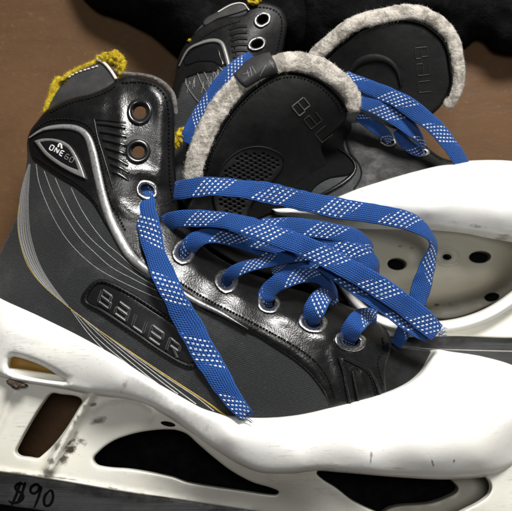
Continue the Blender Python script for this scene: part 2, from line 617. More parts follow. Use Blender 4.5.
def mat_lace(name, blue=(.0055, .043, .205), period=3.1, flip=1):
    m = Mat(name, blue, .72, spec=.25)
    x, y, _ = m.xyz(m.tc('UV'))
    ob = m.tc('Object')
    # braid: chevrons running from the middle outwards
    vv = m.math('ABSOLUTE', m.math('SUBTRACT', y, .5))
    w1 = m.math('SINE', m.math('MULTIPLY', m.math('ADD', m.math('MULTIPLY', x, 8), m.math('MULTIPLY', vv, 7)), 6.2832))
    w2 = m.math('SINE', m.math('MULTIPLY', y, 6.2832*10))
    bh = m.math('ADD', m.math('MULTIPLY', w1, .6), m.math('MULTIPLY', w2, .55))
    nz = m.noise(ob, 800, 3)
    f = m.step(m.math('ADD', bh, m.math('MULTIPLY', m.math('SUBTRACT', nz, .5), 1.2)), -1.1, 1.1)
    c = m.mix(f, (blue[0]*.45, blue[1]*.5, blue[2]*.5), (blue[0]*1.9, blue[1]*1.75, blue[2]*1.45))
    # white tracer: staggered dots inside slanted patches
    rows = 6.5
    ry = m.math('MULTIPLY', y, rows)
    ri = m.math('FLOOR', ry)
    fy = m.math('SUBTRACT', ry, ri)
    cx = m.math('ADD', m.math('MULTIPLY', x, 3.7), m.math('MULTIPLY', ri, .5))
    cf = m.math('FRACT', cx)
    dx = m.math('ABSOLUTE', m.math('SUBTRACT', m.math('ADD', cf, m.math('MULTIPLY', m.math('SUBTRACT', fy, .5), .3)), .5))
    dy = m.math('ABSOLUTE', m.math('SUBTRACT', fy, .5))
    dot = m.math('MULTIPLY', m.step(dx, .21, .12), m.step(dy, .35, .23))
    g = m.math('FRACT', m.math('DIVIDE', m.math('ADD', x, m.math('MULTIPLY', y, 1.15*flip)), period))
    gm = m.math('MULTIPLY', m.step(g, .02, .04), m.step(g, .52, .50))
    em = m.math('MULTIPLY', m.step(y, .07, .1), m.step(y, .93, .9))
    dm = m.math('MULTIPLY', m.math('MULTIPLY', dot, gm), em)
    dm = m.math('MULTIPLY', dm, m.step(nz, .3, .42, .55, 1))
    c = m.mix(dm, c, (.60, .64, .70))
    m.set('Base Color', c)
    h = m.math('ADD', bh, m.math('MULTIPLY', dm, 1.2))
    m.normal(m.bump(h, 0.00022, .9))
    dirt = m.noise(ob, 55, 4, .6)
    m.set('Base Color', m.mix(m.step(dirt, .5, .75, 0, .3), c, (.008, .028, .085)))
    m.set('Sheen Weight', .05)
    return m.m


def mat_felt(name, a=(.54, .50, .44), b=(.23, .205, .175)):
    m = Mat(name, a, .95, spec=.1)
    ob = m.tc('Object')
    n = m.noise(ob, 140, 6, .7, .4); n2 = m.noise(ob, 600, 4, .7, .5)
    c = m.mix(m.step(n, .36, .60), b, a)
    c = m.mix(m.step(n2, .55, .75, 0, .6), c, (.66, .63, .57))
    c = m.mix(m.step(m.noise(ob, 60, 3), .58, .72, 0, .6), c, (.20, .18, .155))
    m.set('Base Color', c)
    h = m.math('ADD', m.math('MULTIPLY', n, 1.2), m.math('MULTIPLY', n2, .5))
    m.normal(m.bump(h, 0.0022, .9))
    m.set('Sheen Weight', .25)
    return m.m


def mat_foam(name):
    m = Mat(name, (.50, .36, .015), .95, spec=.1)
    ob = m.tc('Object')
    n = m.noise(ob, 260, 6, .75)
    m.set('Base Color', m.mix(m.step(n, .35, .65), (.30, .20, .010), (.62, .47, .04)))
    m.normal(m.bump(n, .002, 1.0))
    return m.m


def mat_metal(name, base=(.62, .61, .58), rough=.25, wear=.5):
    m = Mat(name, base, rough, 1.0)
    ob = m.tc('Object')
    n = m.noise(ob, 380, 4, .7)
    m.set('Base Color', m.mix(m.math('MULTIPLY', m.step(n, .52, .66), wear), base, (.05, .045, .04)))
    m.set('Roughness', m.step(n, .3, .7, rough*.8, rough*1.8))
    m.normal(m.bump(n, .0004, .6))
    return m.m


def mat_steel(name, base=.15):
    m = Mat(name, (base,)*3, .42, .85)
    ob = m.tc('Object')
    st = m.noise(m.map(ob, (14, 1300, 200), (0, 0, .15)), 1.0, 4, .65)
    n = m.noise(ob, 70, 5, .65)
    c = m.mix(st, (base*.62, base*.62, base*.65), (base*1.45, base*1.45, base*1.45))
    c = m.mix(m.step(n, .5, .75, 0, .5), c, (base*.45, base*.43, base*.42))
    scr = m.noise(m.map(ob, (60, 1500, 200), (0, 0, -.8)), 1.0, 2, .5)
    c = m.mix(m.step(scr, .72, .76, 0, .6), c, (base*3, base*3, base*3))
    m.set('Base Color', c)
    m.set('Roughness', m.step(n, .3, .7, .32, .6))
    m.normal(m.bump(st, .0003, .35))
    return m.m


def mat_plain(name, base, rough=.5, metal=0.0, spec=.5, bump=.0, bs=300, var=.25):
    m = Mat(name, base, rough, metal, spec)
    ob = m.tc('Object')
    n = m.noise(ob, bs, 4, .6)
    m.set('Base Color', m.mix(n, tuple(x*(1-var) for x in base), tuple(min(1, x*(1+var)) for x in base)))
    if bump: m.normal(m.bump(n, bump, .7))
    return m.m


def mat_floor(name):
    m = Mat(name, (.19, .105, .055), .6, spec=.2)
    ob = m.tc('Object')
    n1 = m.noise(ob, 7, 5, .6); n2 = m.noise(m.map(ob, (1, 2.6, 1), (0, 0, .2)), 28, 5, .65, .5); n3 = m.noise(ob, 260, 4, .7)
    c = m.mix(m.step(n1, .3, .7), (.062, .0285, .0092), (.090, .044, .0155))
    c = m.mix(m.step(n2, .45, .75, 0, .45), c, (.105, .056, .028))
    c = m.mix(m.step(n2, .5, .25, 0, .4), c, (.036, .017, .008))
    c = m.mix(m.step(n3, .55, .8, 0, .35), c, (.20, .125, .075))
    # pale chips
    ch = m.vor(ob, 17); wn = m.noise(ob, 300, 3)
    c = m.mix(m.step(m.math('ADD', ch, m.math('MULTIPLY', wn, .08)), .085, .075, 0, .8), c, (.50, .40, .32))
    m.set('Base Color', c)
    m.set('Roughness', m.step(n2, .3, .7, .55, .75))
    m.normal(m.bump(m.math('ADD', n2, m.math('MULTIPLY', n3, .35)), .0012, .4))
    return m.m


def mat_cloth(name):
    m = Mat(name, (.004,)*3, .9, spec=.05)
    ob = m.tc('Object')
    n = m.noise(ob, 120, 6, .7); n2 = m.noise(ob, 1200, 2)
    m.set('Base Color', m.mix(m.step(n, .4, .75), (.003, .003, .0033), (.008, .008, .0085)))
    m.normal(m.bump(m.math('ADD', n, m.math('MULTIPLY', n2, .3)), .003, .8))
    return m.m


def mat_swoosh(name):
    """pale printed cloth: fine silver lines over charcoal"""
    m = Mat(name, (.2,)*3, .55, spec=.4)
    x, y, _ = m.xyz(m.tc('UV'))
    ob = m.tc('Object')
    ln = m.math('SINE', m.math('MULTIPLY', y, 6.2832*6))
    n = m.noise(ob, 700, 3, .7)
    f = m.math('ADD', m.math('MULTIPLY', m.step(ln, -.8, .6), .7), m.math('MULTIPLY', n, .45))
    edge = m.step(y, 0.05, .95, .55, 1.0)
    c = m.mix(m.math('MULTIPLY', f, edge), (.035, .036, .038), (.36, .36, .35))
    m.set('Base Color', c)
    m.normal(m.bump(n, .0003, .6))
    return m.m


M_leather = mat_leather('black leather', .005, .30, 2.2, .06)
M_leather2 = mat_leather('dusty black leather', .006, .42, .8, .0, dust=.06)
M_tongue = mat_leather('matte tongue leather', .0035, .6, .5, .0, dust=.02)
M_toe = mat_leather('grained toe leather', .006, .5, 1.6, .0, dust=.03)
M_tab = mat_leather('grey tab leather', .03, .45, .8, .0, dust=.25)
M_fabric = mat_fabric('charcoal weave')
M_fabric2 = mat_fabric('grey weave', .014, .05, .2, 1.9, .8)
M_silver = mat_metal('silver trim', (.42, .42, .42), .27, .6)
M_silver.node_tree.nodes['Principled BSDF'].inputs['Metallic'].default_value = .6
M_logo = mat_plain('worn silver logo', (.13, .13, .12), .35, .6, bs=260, var=.8)
M_letter = mat_plain('dark gloss letter edge', (.14, .14, .14), .3, .5, bs=300, var=.6)
M_frame = mat_plain('pewter frame', (.30, .30, .29), .35, .5, bump=.0004, bs=500)
M_greytrim = mat_plain('grey trim', (.20, .20, .19), .4, .3, bump=.0003)
M_eye = mat_metal('chipped nickel', (.72, .71, .68), .22, .9)
M_eye2 = mat_metal('dull nickel', (.34, .34, .33), .38, 1.0)
M_eyeblk = mat_leather('black painted eyelet', .012, .18, .2, .6)
M_print = mat_plain('silver print', (.24, .24, .24), .55, .2, bs=500, var=.75)
M_printy = mat_plain('yellow print', (.33, .22, .02), .6, bs=400, var=.5)
M_printw = mat_plain('white print', (.36, .36, .35), .55, bs=400, var=.7)
M_badge = mat_plain('gloss black badge', (.008, .008, .009), .18, spec=.6)
M_thread = mat_plain('black thread', (.005, .005, .005), .85, spec=.12, bs=900)
M_threadw = mat_plain('pale thread', (.55, .52, .46), .7, bs=900)
M_felt = mat_felt('grey felt')
M_feltdk = mat_felt('dark grey felt', (.14, .13, .12), (.06, .055, .05))
M_foam = mat_foam('yellow foam')
M_steel = mat_steel('scratched steel', .046)
M_ink = mat_plain('marker ink', (.002, .002, .0025), .9, spec=.03)
M_lace = mat_lace('blue lace')
M_floor = mat_floor('brown floor')
M_cloth = mat_cloth('black cloth')
M_swoosh = mat_swoosh('silver swoosh print')
M_bolt = mat_metal('rusty bolt', (.10, .075, .06), .5, .6)
M_amber = mat_plain('amber plastic', (.22, .115, .012), .4, bump=.0006, bs=90)
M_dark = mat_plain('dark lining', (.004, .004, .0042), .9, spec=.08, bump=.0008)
M_mesh = mat_leather('perforated lining', .012, .6, 1.0, 0)

SM_F = [(72, 448, 14, 7, -.6, 1), (64, 459, 8, 5, -.9, .9), (51, 461, 5, 4, -.9, .8), (57, 446, 4.5, 8, .5, .75), (74, 437, 3, 9, .5, .5), (97, 421, 11, 4, -.35, .75), (93, 405, 5, 2.8, -.2, .8), (140, 399, 20, 2.0, .3, .45), (60, 478, 40, 1.3, .12, .7), (160, 497, 30, 1.4, .17, .6), (20, 473, 14, 1.2, .12, .6),
        (113, 458, 14, 3, .2, .25), (112, 488, 12, 1.2, .18, .8), (146, 396, 10, 1.6, .35, .35), (240, 462, 4, 2.5, .3, .5)]
M_white = mat_white('scuffed white plastic', smudges=[(26, 340, 26, 5, .2, .12), (55, 372, 20, 4, .3, .14), (125, 385, 3, 8, .5, .4), (207, 427, 4, 6, .4, .2), (371, 458, 1.4, 8, .1, .6), (432, 461, 1.4, 5, -.3, .8), (454, 461, 1.2, 2, .2, .7), (395, 468, 14, 1.5, .1, .3)], grime=.9)
M_holder = mat_white('grimy white plastic', (.73, .715, .645), smudges=SM_F, rough=.4, grime=.9)
M_white2 = mat_white('worn white plastic', smudges=[(478, 227, 10, 3, .1, .6), (505, 236, 8, 3, .1, .5), (362, 191, 4, 2.5, 0, .45), (430, 176, 8, 3, .2, .15)], grime=.8)
M_holder2 = mat_white('dirty plastic with painted shade', (.37, .35, .29), smudges=[(400, 246, 4, 1.5, -.2, .9), (412, 248, 3, 1.2, .2, .8), (437, 305, 3, 1.4, 0, .9), (450, 304, 2, 1.6, 0, .8), (425, 306, 2, 1, 0, .8)], rough=.45, grime=1.0)  # base colour darkened to carry the recess shade; smudges and scuffs are dirt


# ------------------------------------------------------------------ scene objects
def thing(name, label, cat, base_px, z=0.0, group=None):
    o = bpy.data.objects.new(name, None)
    o.empty_display_size = .02
    COL.objects.link(o)
    o.location = P([base_px], z)[0]
    o['label'] = label; o['category'] = cat
    if group: o['group'] = group
    return o


def off(zf, d):
    return lambda q: zf(q)+d


def ridged(zf, items):
    """adds soft ridges (path, width px, height cm) to a height field"""
    def g(q):
        z = zf(q).copy()
        for (path, w, h) in items:
            d = seg_dist(q, path, closed=False)
            z += h*np.exp(-(d/w)**2)
        return z
    return g


# ---------- floor
mb = MB()
s = 3.0
n = 24
gx = np.linspace(-s, s, n)
X, Y = np.meshgrid(gx, gx)
vv = np.stack([X.ravel(), Y.ravel(), np.zeros(n*n)], 1)
mb.add(vv, [(j*n+i, j*n+i+1, (j+1)*n+i+1, (j+1)*n+i) for j in range(n-1) for i in range(n-1)], vv[:, :2])
fl = mb.build('floor', M_floor)
fl['kind'] = 'structure'

# =====================================================================  FRONT SKATE
FS = thing('ice_skate', 'near goalie skate with silver curved trim, name plate and $90 on its steel blade', 'ice skate', (150, 330), 0, 'pair of used goalie skates')

zb = TPS([
    (110, 230, 9.0), (60, 230, 8.2), (160, 320, 9.3), (240, 370, 9.4), (100, 160, 8.7), (75, 110, 7.7), (125, 110, 8.4), (160, 100, 8.3), (172, 140, 8.0), (176, 180, 7.9),
    (150, 160, 8.6), (48, 105, 6.6), (30, 132, 6.3), (24, 180, 5.8), (10, 235, 5.2), (-12, 285, 5.0), (60, 84, 6.7), (90, 66, 7.1), (112, 70, 7.5), (140, 78, 7.9),
    (182, 215, 7.5), (215, 255, 7.0), (255, 275, 6.8), (300, 290, 6.4), (345, 306, 5.9), (388, 332, 5.2), (420, 345, 4.6), (440, 352, 4.4),
    (190, 258, 8.95), (230, 283, 8.9), (270, 303, 8.65), (313, 320, 8.55), (350, 338, 7.9), (150, 255, 9.1), (205, 300, 9.35), (260, 330, 9.3), (300, 350, 9.15), (330, 370, 8.8),
    (365, 375, 7.95), (410, 375, 6.2), (0, 297, 6.9), (50, 300, 8.2), (100, 346, 8.9), (200, 406, 9.3), (300, 414, 9.0), (380, 394, 7.6),
    (0, 335, 6.0), (100, 390, 7.8), (200, 440, 8.2), (300, 440, 8.2), (400, 420, 7.0), (440, 400, 6.0), (30, 270, 7.2)], .002)

boot_out = cr([(46, 113, 1), (38, 120), (30, 131), (27, 141), (27, 160), (22, 190), (17, 215), (8, 236), (0, 253), (-12, 275), (-18, 300), (-14, 312, 1), (40, 338), (100, 366), (150, 396), (200, 422), (235, 432), (300, 432), (400, 412), (440, 392), (448, 372), (438, 352, 1),
               (412, 349), (390, 346, 1), (388, 333), (372, 317), (348, 306), (320, 297), (285, 286), (250, 273), (216, 256), (192, 234), (180, 212), (176, 185), (174, 150), (174, 116), (171, 98), (165, 89), (155, 82), (140, 78), (126, 76), (118, 79, 1), (95, 90), (70, 98)], True, 2.2)
EY = [(139.5, 111.5, 13, 13.5, 0.2), (138, 151, 13, 12.5, 0), (147, 190, 12.5, 10, 0.5), (184, 252, 12, 13.5, .5), (226.5, 281, 12, 13, .5), (269, 303, 12, 11, .5), (313, 322, 15, 11.5, .3), (350.5, 341, 16.5, 10.5, .15)]


def ell(c, rx, ry, ang=0, n=28):
    th = np.linspace(0, 2*math.pi, n, endpoint=False)
    ca, sa = math.cos(ang), math.sin(ang)
    x, y = rx*np.cos(th), ry*np.sin(th)
    return np.stack([c[0]+x*ca-y*sa, c[1]+x*sa+y*ca], 1)


e_holes = [ell((x, y), rx*.50, ry*.50, a) for (x, y, rx, ry, a) in EY]


def boot_wall(q):
    """walls run down to the lower half along back and sole, but stay thin along the throat and the cuff"""
    z = zb(q)
    back = ((q[:, 0] < 60) & (q[:, 1] > 125)) | (q[:, 1] > 353)
    return np.where(back, 1.2, z-.45)


mb = MB().relief(boot_out, zb, 4.0, e_holes, 2.5, .18, boot_wall, hole_bot=.4)
mb.build('boot_shell', M_fabric, FS)
# lower (medial) side the boot lies on
med = cr([(60, 150), (35, 175), (20, 215), (2, 255), (-16, 300), (-10, 335), (100, 392), (200, 438), (290, 440), (285, 330), (235, 275), (190, 240), (160, 205), (110, 170)], True, 4)
MB().relief(med, lambda q: np.full(len(q), 3.2)-1.5*np.exp(-seg_dist(q, med)/25.), 7, (), 6, .8, 1.4).build('medial_side', M_dark, FS)

# leather stay and cuff
stay = cr([(46, 110, 1), (38, 120), (30, 131), (27.5, 141), (29, 152), (32, 160), (45, 170), (60, 180), (75, 189), (90, 202), (98, 214), (106, 228), (114, 240), (124, 254), (140, 270), (160, 284), (177, 293), (192, 302), (207, 312), (225, 320), (243, 330), (258, 337), (273, 347),
           (290, 358), (305, 370), (316, 382), (325, 396), (330, 412, 1), (365, 404), (388, 396, 1), (386, 372), (391, 350), (388.5, 333), (372, 317.5), (348, 306.5), (320, 297.5), (285, 286.5), (250, 273.5), (216.5, 256.5), (192.5, 234), (180.5, 212), (176.5, 185), (174.5, 150), (174.5, 116), (171.5, 98), (165, 88.5), (155, 81.5), (140, 77.5), (126, 75.5), (118, 78.5, 1), (108, 86), (92, 93), (75, 97), (58, 103)], True, 2)


def dimple(q, base=zb):
    z = base(q).copy()
    for i, (x, y, rx, ry, a) in enumerate(EY):
        d = np.hypot(q[:, 0]-x, q[:, 1]-y)
        z -= (.26 if i > 2 else .14)*np.exp(-(d/12.)**2)
    for (a, b) in zip(EY[3:-1], EY[4:]):
        d = np.hypot(q[:, 0]-(a[0]+b[0])/2+4, q[:, 1]-(a[1]+b[1])/2-5)
        z += .10*np.exp(-(d/10.)**2)
    # swollen lower edge of the stay
    return z


low_roll = cr([(140, 262), (177, 284), (207, 302), (242, 320), (272, 336), (298, 352), (316, 368), (328, 385)])
zstay = ridged(off(dimple, .10), [(low_roll, 8, .22), (cr([(163, 250), (205, 272), (247, 296), (291, 316), (333, 340)]), 9, .05), (cr([(60, 112), (80, 110), (100, 106)]), 9, .16), (cr([(118, 96), (120, 120), (119, 170)]), 7, .10), (cr([(150, 88), (160, 100), (161, 140), (160, 180)]), 6, .14), (cr([(128, 172), (140, 171), (155, 174)]), 5, .10), (cr([(120, 205), (135, 215), (160, 216)]), 7, .12), (cr([(334, 352), (338, 372), (345, 402)]), 6, .14), (cr([(362, 374), (369, 396)]), 4, .10)])
fan = []
lefts = [(97, 123), (100, 131), (102.5, 139), (105, 147), (107.5, 155), (110, 163), (112, 171)]
rights = [(126, 127.5), (127, 136.5), (127, 145.5), (126, 154), (128.5, 165), (129.5, 173), (129, 180.5)]
mb = MB().relief(stay, zstay, 3.0, e_holes, 3.0, .22, .2)
st = mb.build('eyelet_stay', M_leather, FS)
mb = MB()
for a, b in zip(lefts, rights):
    pth = cr([a, ((a[0]*.6+b[0]*.4), (a[1]*.6+b[1]*.4)-.6), b], sp=1.2)
    ww = 4.2*np.sqrt(np.clip(np.minimum(np.arange(len(pth))+.4, len(pth)-.6-np.arange(len(pth)))/3., .15, 1))
    mb.strip(pth, ww, zstay, .16, .05, 9)
mb.build('embossed_ribs', M_eyeblk, st)
mb = MB()
for a in [(cr([(94, 119), (110, 120.5), (126, 122.5)])), cr([(94, 119), (97, 135), (103, 155), (109, 175), (113, 188)])]:
    mb.strip(a, 2.2, zstay, .08, .04, 5)
mb.build('rib_border', M_leather, st)

# stitches of the stay
mb = MB()
edge = cr([(120, 83), (140, 82), (155, 86), (163, 93), (167, 102), (169, 120), (169, 150), (170.5, 185), (174, 205)], sp=1)
MB().stitches(edge, zstay, 4.0, 2.8, 1.1, .05).build('stitched_seam', M_thread, FS)
MB().stitches(cr([(49, 113), (60, 107), (76, 101), (93, 97), (110, 90), (117, 84)], sp=1), zstay, 3.4, 2.4, 1.0, .05).build('stitched_seam', M_thread, FS)
MB().stitches(cr([(34, 130), (48, 121), (66, 119), (82, 122), (92, 130), (98, 148), (103, 172), (109, 197), (117, 214), (126, 232)], sp=1), zstay, 3.4, 2.4, 1.0, .04).build('stitched_seam', M_thread, FS)
MB().stitches(cr([(150, 262), (178, 281), (207, 299), (242, 317), (272, 333), (298, 348), (316, 362), (328, 378), (335, 398)], sp=1), zstay, 3.4, 2.4, .9, .05).build('stitched_seam', M_thread, FS)
MB().stitches(cr([(382, 336), (384, 350), (378, 362), (384, 388)], sp=1), zstay, 3.6, 2.6, .9, .05).build('stitched_seam', M_thread, FS)
MB().stitches(cr([(32, 155), (45, 163), (60, 173), (75, 182), (88, 193), (98, 206)], sp=1), zstay, 3.2, 2.2, .8, .04).build('stitched_seam', M_thread, FS)

# toe leather and the V of overlapping straps
toe = cr([(384, 349, 1), (391, 346.5), (412, 349.5), (438, 352.5, 1), (444, 380), (420, 405), (380, 412, 1), (384, 390), (379, 370)], True, 2)
MB().relief(toe, off(zb, .04), 3, (), 1.5, .04, .2).build('toe_leather', M_toe, FS)
vs = cr([(341, 357, 1), (352, 360), (366, 368), (374, 378), (379, 398, 1), (372, 402, 1), (366, 382), (358, 371), (351, 368), (353, 382), (357, 406, 1), (349, 408, 1), (344, 385)], True, 1.5)
MB().relief(vs, off(zstay, .07), 2, (), 2.2, .12, .15).build('toe_strap', M_leather, FS)
mb = MB()
mb.strip(cr([(339, 357), (344, 372), (347, 388), (351, 406)], sp=1.5), 4.2, off(zstay, .08), .16, .06, 7)
mb.strip(cr([(345, 358), (356, 363), (367, 369), (374, 378), (378, 388), (381, 399)], sp=1.5), 4.2, off(zstay, .08), .16, .06, 7)
mb.strip(cr([(353, 371), (355, 384), (359, 404)], sp=1.5), 3.2, off(zstay, .08), .14, .06, 7)
mb.build('strap_edge', M_leather, FS)
MB().stitches(cr([(343, 360), (347, 380), (352, 403)], sp=1), off(zstay, .06), 3.6, 2.6, 1.0, .05).build('stitched_seam', M_thread, FS)
MB().stitches(cr([(348, 361), (362, 368), (371, 378), (376, 396)], sp=1), off(zstay, .06), 3.6, 2.6, 1.0, .05).build('stitched_seam', M_thread, FS)

# grey achilles tab with its torn yellow foam
tab = cr([(46, 114, 1), (50, 103), (56, 92), (64, 81), (75, 72), (90, 65), (103, 61.5), (109, 66), (114, 72), (118, 80, 1), (105, 90), (85, 97), (65, 104)], True, 2)
MB().relief(tab, off(zb, -.02), 3, (), 2.5, .25, .6).build('tendon_guard', M_tab, FS)
MB().stitches(cr([(66, 79), (76, 73), (88, 69), (101, 65)], sp=1), zb, 4.2, 3.2, .9, .06).build('stitched_seam', M_threadw, FS)
mb = MB()
q = cr([(97, 59), (104, 63), (111, 71), (116, 79)], sp=1)
mb.tube(P(q, zb(q)+.08), .0010, 6)
mb.build('torn_thread', M_threadw, FS)
mb = MB()
q = cr([(44, 113), (49, 101), (55, 88), (61, 77)], sp=.9)
mb.roll(q, 6.5, np.linspace(2.2, 6.5, len(q)), 51, .25, 14, .7).fuzz(420, .0013, 31)
q = cr([(60, 81), (71, 73.0), (85, 66.5), (98, 61.5), (106, 58.5)], sp=.9)
mb.roll(q, 6.9, np.linspace(2.2, 3.4, len(q)), 52, .3, 12, .8).fuzz(420, .0012, 32)
for i, (x, y, rx, ry, a) in enumerate([(104, 58, 8, 5, -.1), (115, 58.5, 9, 7.5, .5), (121, 68, 5.5, 9, .15)]):
    mb.lump((x, y), 7.0, rx, ry, .45, i*3+2, .22, a, 28, 1.6).fuzz(420, .0014, 33+i)
mb.build('foam_lining', M_foam, FS)
mb = MB()
q = cr([(114, 70), (122, 73.5), (140, 75), (156, 79), (167, 87), (173.5, 97), (176, 115)], sp=1.5)
mb.roll(q, zb(q)-.4, 2.3, 5, .2, 10, 1.0).fuzz(260, .0007, 9)
mb.build('felt_edge', M_feltdk, FS)

# silver trim
sp_ = [(29, 138), (39, 131.5), (49, 128), (67, 126.8), (79, 129.5), (87, 136.5), (92, 150), (96.5, 170), (102.5, 196), (109, 216), (118, 235), (131, 256), (150, 273), (175, 289), (195, 301), (222, 314), (248, 329)]
pth = cr(sp_, sp=1.5)
wd = interp_along(sp_, [1.2, 3, 4.5, 5.5, 6.5, 7.5, 8.5, 9.0, 9.5, 10, 10.5, 10, 8, 7, 6, 4.5, .2], pth)
MB().strip(pth, wd*.97, off(zstay, .02), .17, .05, 11, 2.2).build('silver_trim', M_silver, FS)

# badge
fr = cr([(34, 141, 1), (43, 138.6), (58, 139.6), (69, 145), (76, 155), (81, 166), (85.5, 179, 1), (72, 173), (58, 165), (45, 155)], True, 1.2)
inn = cr([(40, 142.5, 1), (48, 141.3), (58, 143), (67, 148), (73, 157), (78, 170, 1), (68, 166), (57, 159.5), (47, 151.5)], True, 1.2)
bd = MB().relief(fr, off(zstay, .22), 2, [inn], 1.3, .1, .3).build('ankle_badge', M_frame, FS)
MB().relief(cr([(39, 142, 1), (48, 140.8), (58, 142.5), (67.5, 147.5), (73.5, 157), (79, 171, 1), (68, 166.6), (57, 160), (46.5, 152)], True, 1.5), off(zstay, .17), 2, (), .8, .03, .2).build('badge_face', M_badge, bd)

# glyphs drawn as strokes on a 0..1 box (x right, y down)
GL = {
    'O': [[(.1, 0), (.9, 0), (.9, 1), (.1, 1), (.1, 0)]],
    'N': [[(.1, 1), (.1, 0), (.9, 1), (.9, 0)]],
    'E': [[(.9, 0), (.1, 0), (.1, 1), (.9, 1)], [(.1, .5), (.8, .5)]],
    '6': [[(.9, 0), (.1, 0), (.1, 1), (.9, 1), (.9, .48), (.1, .48)]],
    '0': [[(.1, 0), (.9, 0), (.9, 1), (.1, 1), (.1, 0)]],
    'B': [[(.1, 0), (.1, 1), (.9, 1), (.9, .5), (.1, .5)], [(.1, 0), (.8, 0), (.8, .5)]],
    'A': [[(.1, 0), (.9, 0), (.9, 1), (.05, 1), (.05, .5), (.9, .5)]],
    'U': [[(.1, 0), (.1, 1), (.9, 1), (.9, 0)]],
    'R': [[(.1, 1), (.1, .35), (.1, 0), (.9, 0), (.9, .5), (.25, .5)], [(.5, .5), (.95, 1)]],
    'e': [[(.9, 1), (.05, 1), (.05, 0), (.9, 0), (.9, .5), (.05, .5)]],
}


def dense(pl, sp=.8):
    out = []
    for a, b in zip(pl[:-1], pl[1:]):
        a, b = np.array(a, float), np.array(b, float)
        k = max(1, int(np.linalg.norm(b-a)/sp))
        out += [a+(b-a)*t/k for t in range(k)]
    out.append(np.array(pl[-1], float))
    return np.array(out)


def word(mb, txt, org, ux, uy, cw, ch, gap, zf, w, h, sink=.03, round_=True, shear=0.0):
    ux = np.array(ux, float); uy = np.array(uy, float); org = np.array(org, float)
    for i, c in enumerate(txt):
        for pl in GL[c]:
            pts = [org+ux*(i*(cw+gap)+cw*x-shear*(y-.5)*ch)+uy*(ch*y) for x, y in pl]
            if round_:
                d = dense(pts, .5)
                k = 2
                dd = np.pad(d, ((k, k), (0, 0)), mode='edge')
                d = np.stack([np.convolve(dd[:, j], np.ones(2*k+1)/(2*k+1), 'valid') for j in range(2)], 1)
            else: d = dense(pts)
            mb.strip(d, w, zf, h, sink, 5, 2.5)
    return mb


ang = math.radians(35.5)
mb = MB()
word(mb, 'ONE', (51, 144.5), (math.cos(.50), math.sin(.50)), (-math.sin(.50), math.cos(.50)), 4.3, 5.2, 1.5, off(zstay, .19), 1.15, .05)
mb.strip(cr([(58, 147), (60, 143.5), (61.5, 148.5)]), 2.0, off(zstay, .19), .05)
mb.build('badge_letters', mat_plain('white badge print', (.75, .75, .73), .4), bd)
mb = MB()
word(mb, '60', (66.5, 153.5), (math.cos(.58), math.sin(.58)), (-math.sin(.58), math.cos(.58)), 4.2, 5.2, 1.4, off(zstay, .19), 1.0, .05)
mb.build('badge_numerals', M_greytrim, bd)

# printed lines on the cloth
mb = MB()
for l in ([(36, 164), (39, 183), (50, 211), (63, 234), (76, 250), (90, 263), (103, 272), (126, 284), (157, 298), (178, 306)],
          [(44, 171), (52, 192), (64.5, 215), (79, 237), (95, 253), (111, 267), (133, 279), (153, 289), (175, 298)],
          [(55, 178), (62, 194), (75, 219), (91, 239), (107, 253), (122, 265), (150, 283), (168, 291)],
          [(71, 188), (80, 207), (92, 226), (106, 243), (120, 255), (133, 267), (149, 278)]):
    p_ = cr(l, sp=2)
    mb.strip(p_, 1.05, zb, .02, .03, 4)
mb.build('pinstripes', M_print, FS)

sl = [(29.5, 164), (26.5, 180), (24, 200), (24, 230), (29, 252), (37, 270), (50, 288), (68, 306.5)]
pth = cr(sl, sp=2)
wd = interp_along(sl, [1.5, 7, 10, 13.5, 13.5, 11.5, 8, 1.5], pth)
MB().strip(pth, wd, zb, .022, .05, 14, 6).build('heel_swoosh', M_swoosh, FS)
mb = MB()
for l in ([(71, 310), (88, 333), (108, 354), (118, 364)], [(73, 311), (97, 338), (127, 363.5), (140, 373)], [(76, 312.5), (106, 341), (145, 374), (158, 384)], [(79, 315), (115, 345), (163, 383), (178, 394)], [(83, 318), (125, 350), (180, 392), (196, 404)], [(88, 323), (130, 352.5), (165, 376.5), (196, 397), (214, 411)]):
    p_ = cr(l, sp=2)
    mb.strip(p_, np.linspace(.7, 1.6, len(p_)), zb, .024, .03, 4)
mb.build('sole_stripes', M_printw, FS)
mb = MB()
p_ = cr([(19, 205), (17.5, 222), (20, 242), (28, 266), (43, 285.5), (69, 307.5), (90, 324), (113.6, 340.5), (139.5, 358), (172, 379.5), (205, 401), (226, 416)], sp=2)
mb.strip(p_, interp_along([p_[0], p_[len(p_)//2], p_[-1]], [.6, 1.6, 2.6], p_), zb, .03, .03, 4)
mb.build('yellow_pinstripe', M_printy, FS)

# name plate
plate = cr([(80.5, 299), (86, 289), (95, 280.5), (106, 279.5), (133, 293), (155, 307), (187, 328), (201, 340), (204, 352), (198, 366), (187, 369), (161, 355), (133, 336), (100, 314), (84, 304.5)], True, 1.5)
zpl = off(zb, .16)
rim_in = cr([(87, 299.5), (91, 291), (98, 284.5), (106, 285), (132, 298), (153, 311.5), (184, 332), (195, 342), (197, 351), (193.5, 361), (187, 363), (163, 350), (136, 331), (103, 309), (89, 302.5)], True, 1.5)
pl_ = MB().relief(plate, zpl, 3, [rim_in], 2.4, .16, .3).build('name_plate', M_leather2, FS)
MB().relief(rim_in, off(zb, .06), 3, (), .6, .02, .2).build('plate_field', M_badge, pl_)
mb = MB()
ux = (math.cos(ang), math.sin(ang)); uy = (-math.sin(ang), math.cos(ang))
word(mb, 'BAUeR', (102.5, 290.0), ux, uy, 16.0, 12.0, 4.8, off(zb, .07), 3.4, .13, .03, shear=-.30)
ltr = mb.build('plate_letters', M_letter, pl_)
mb = MB()
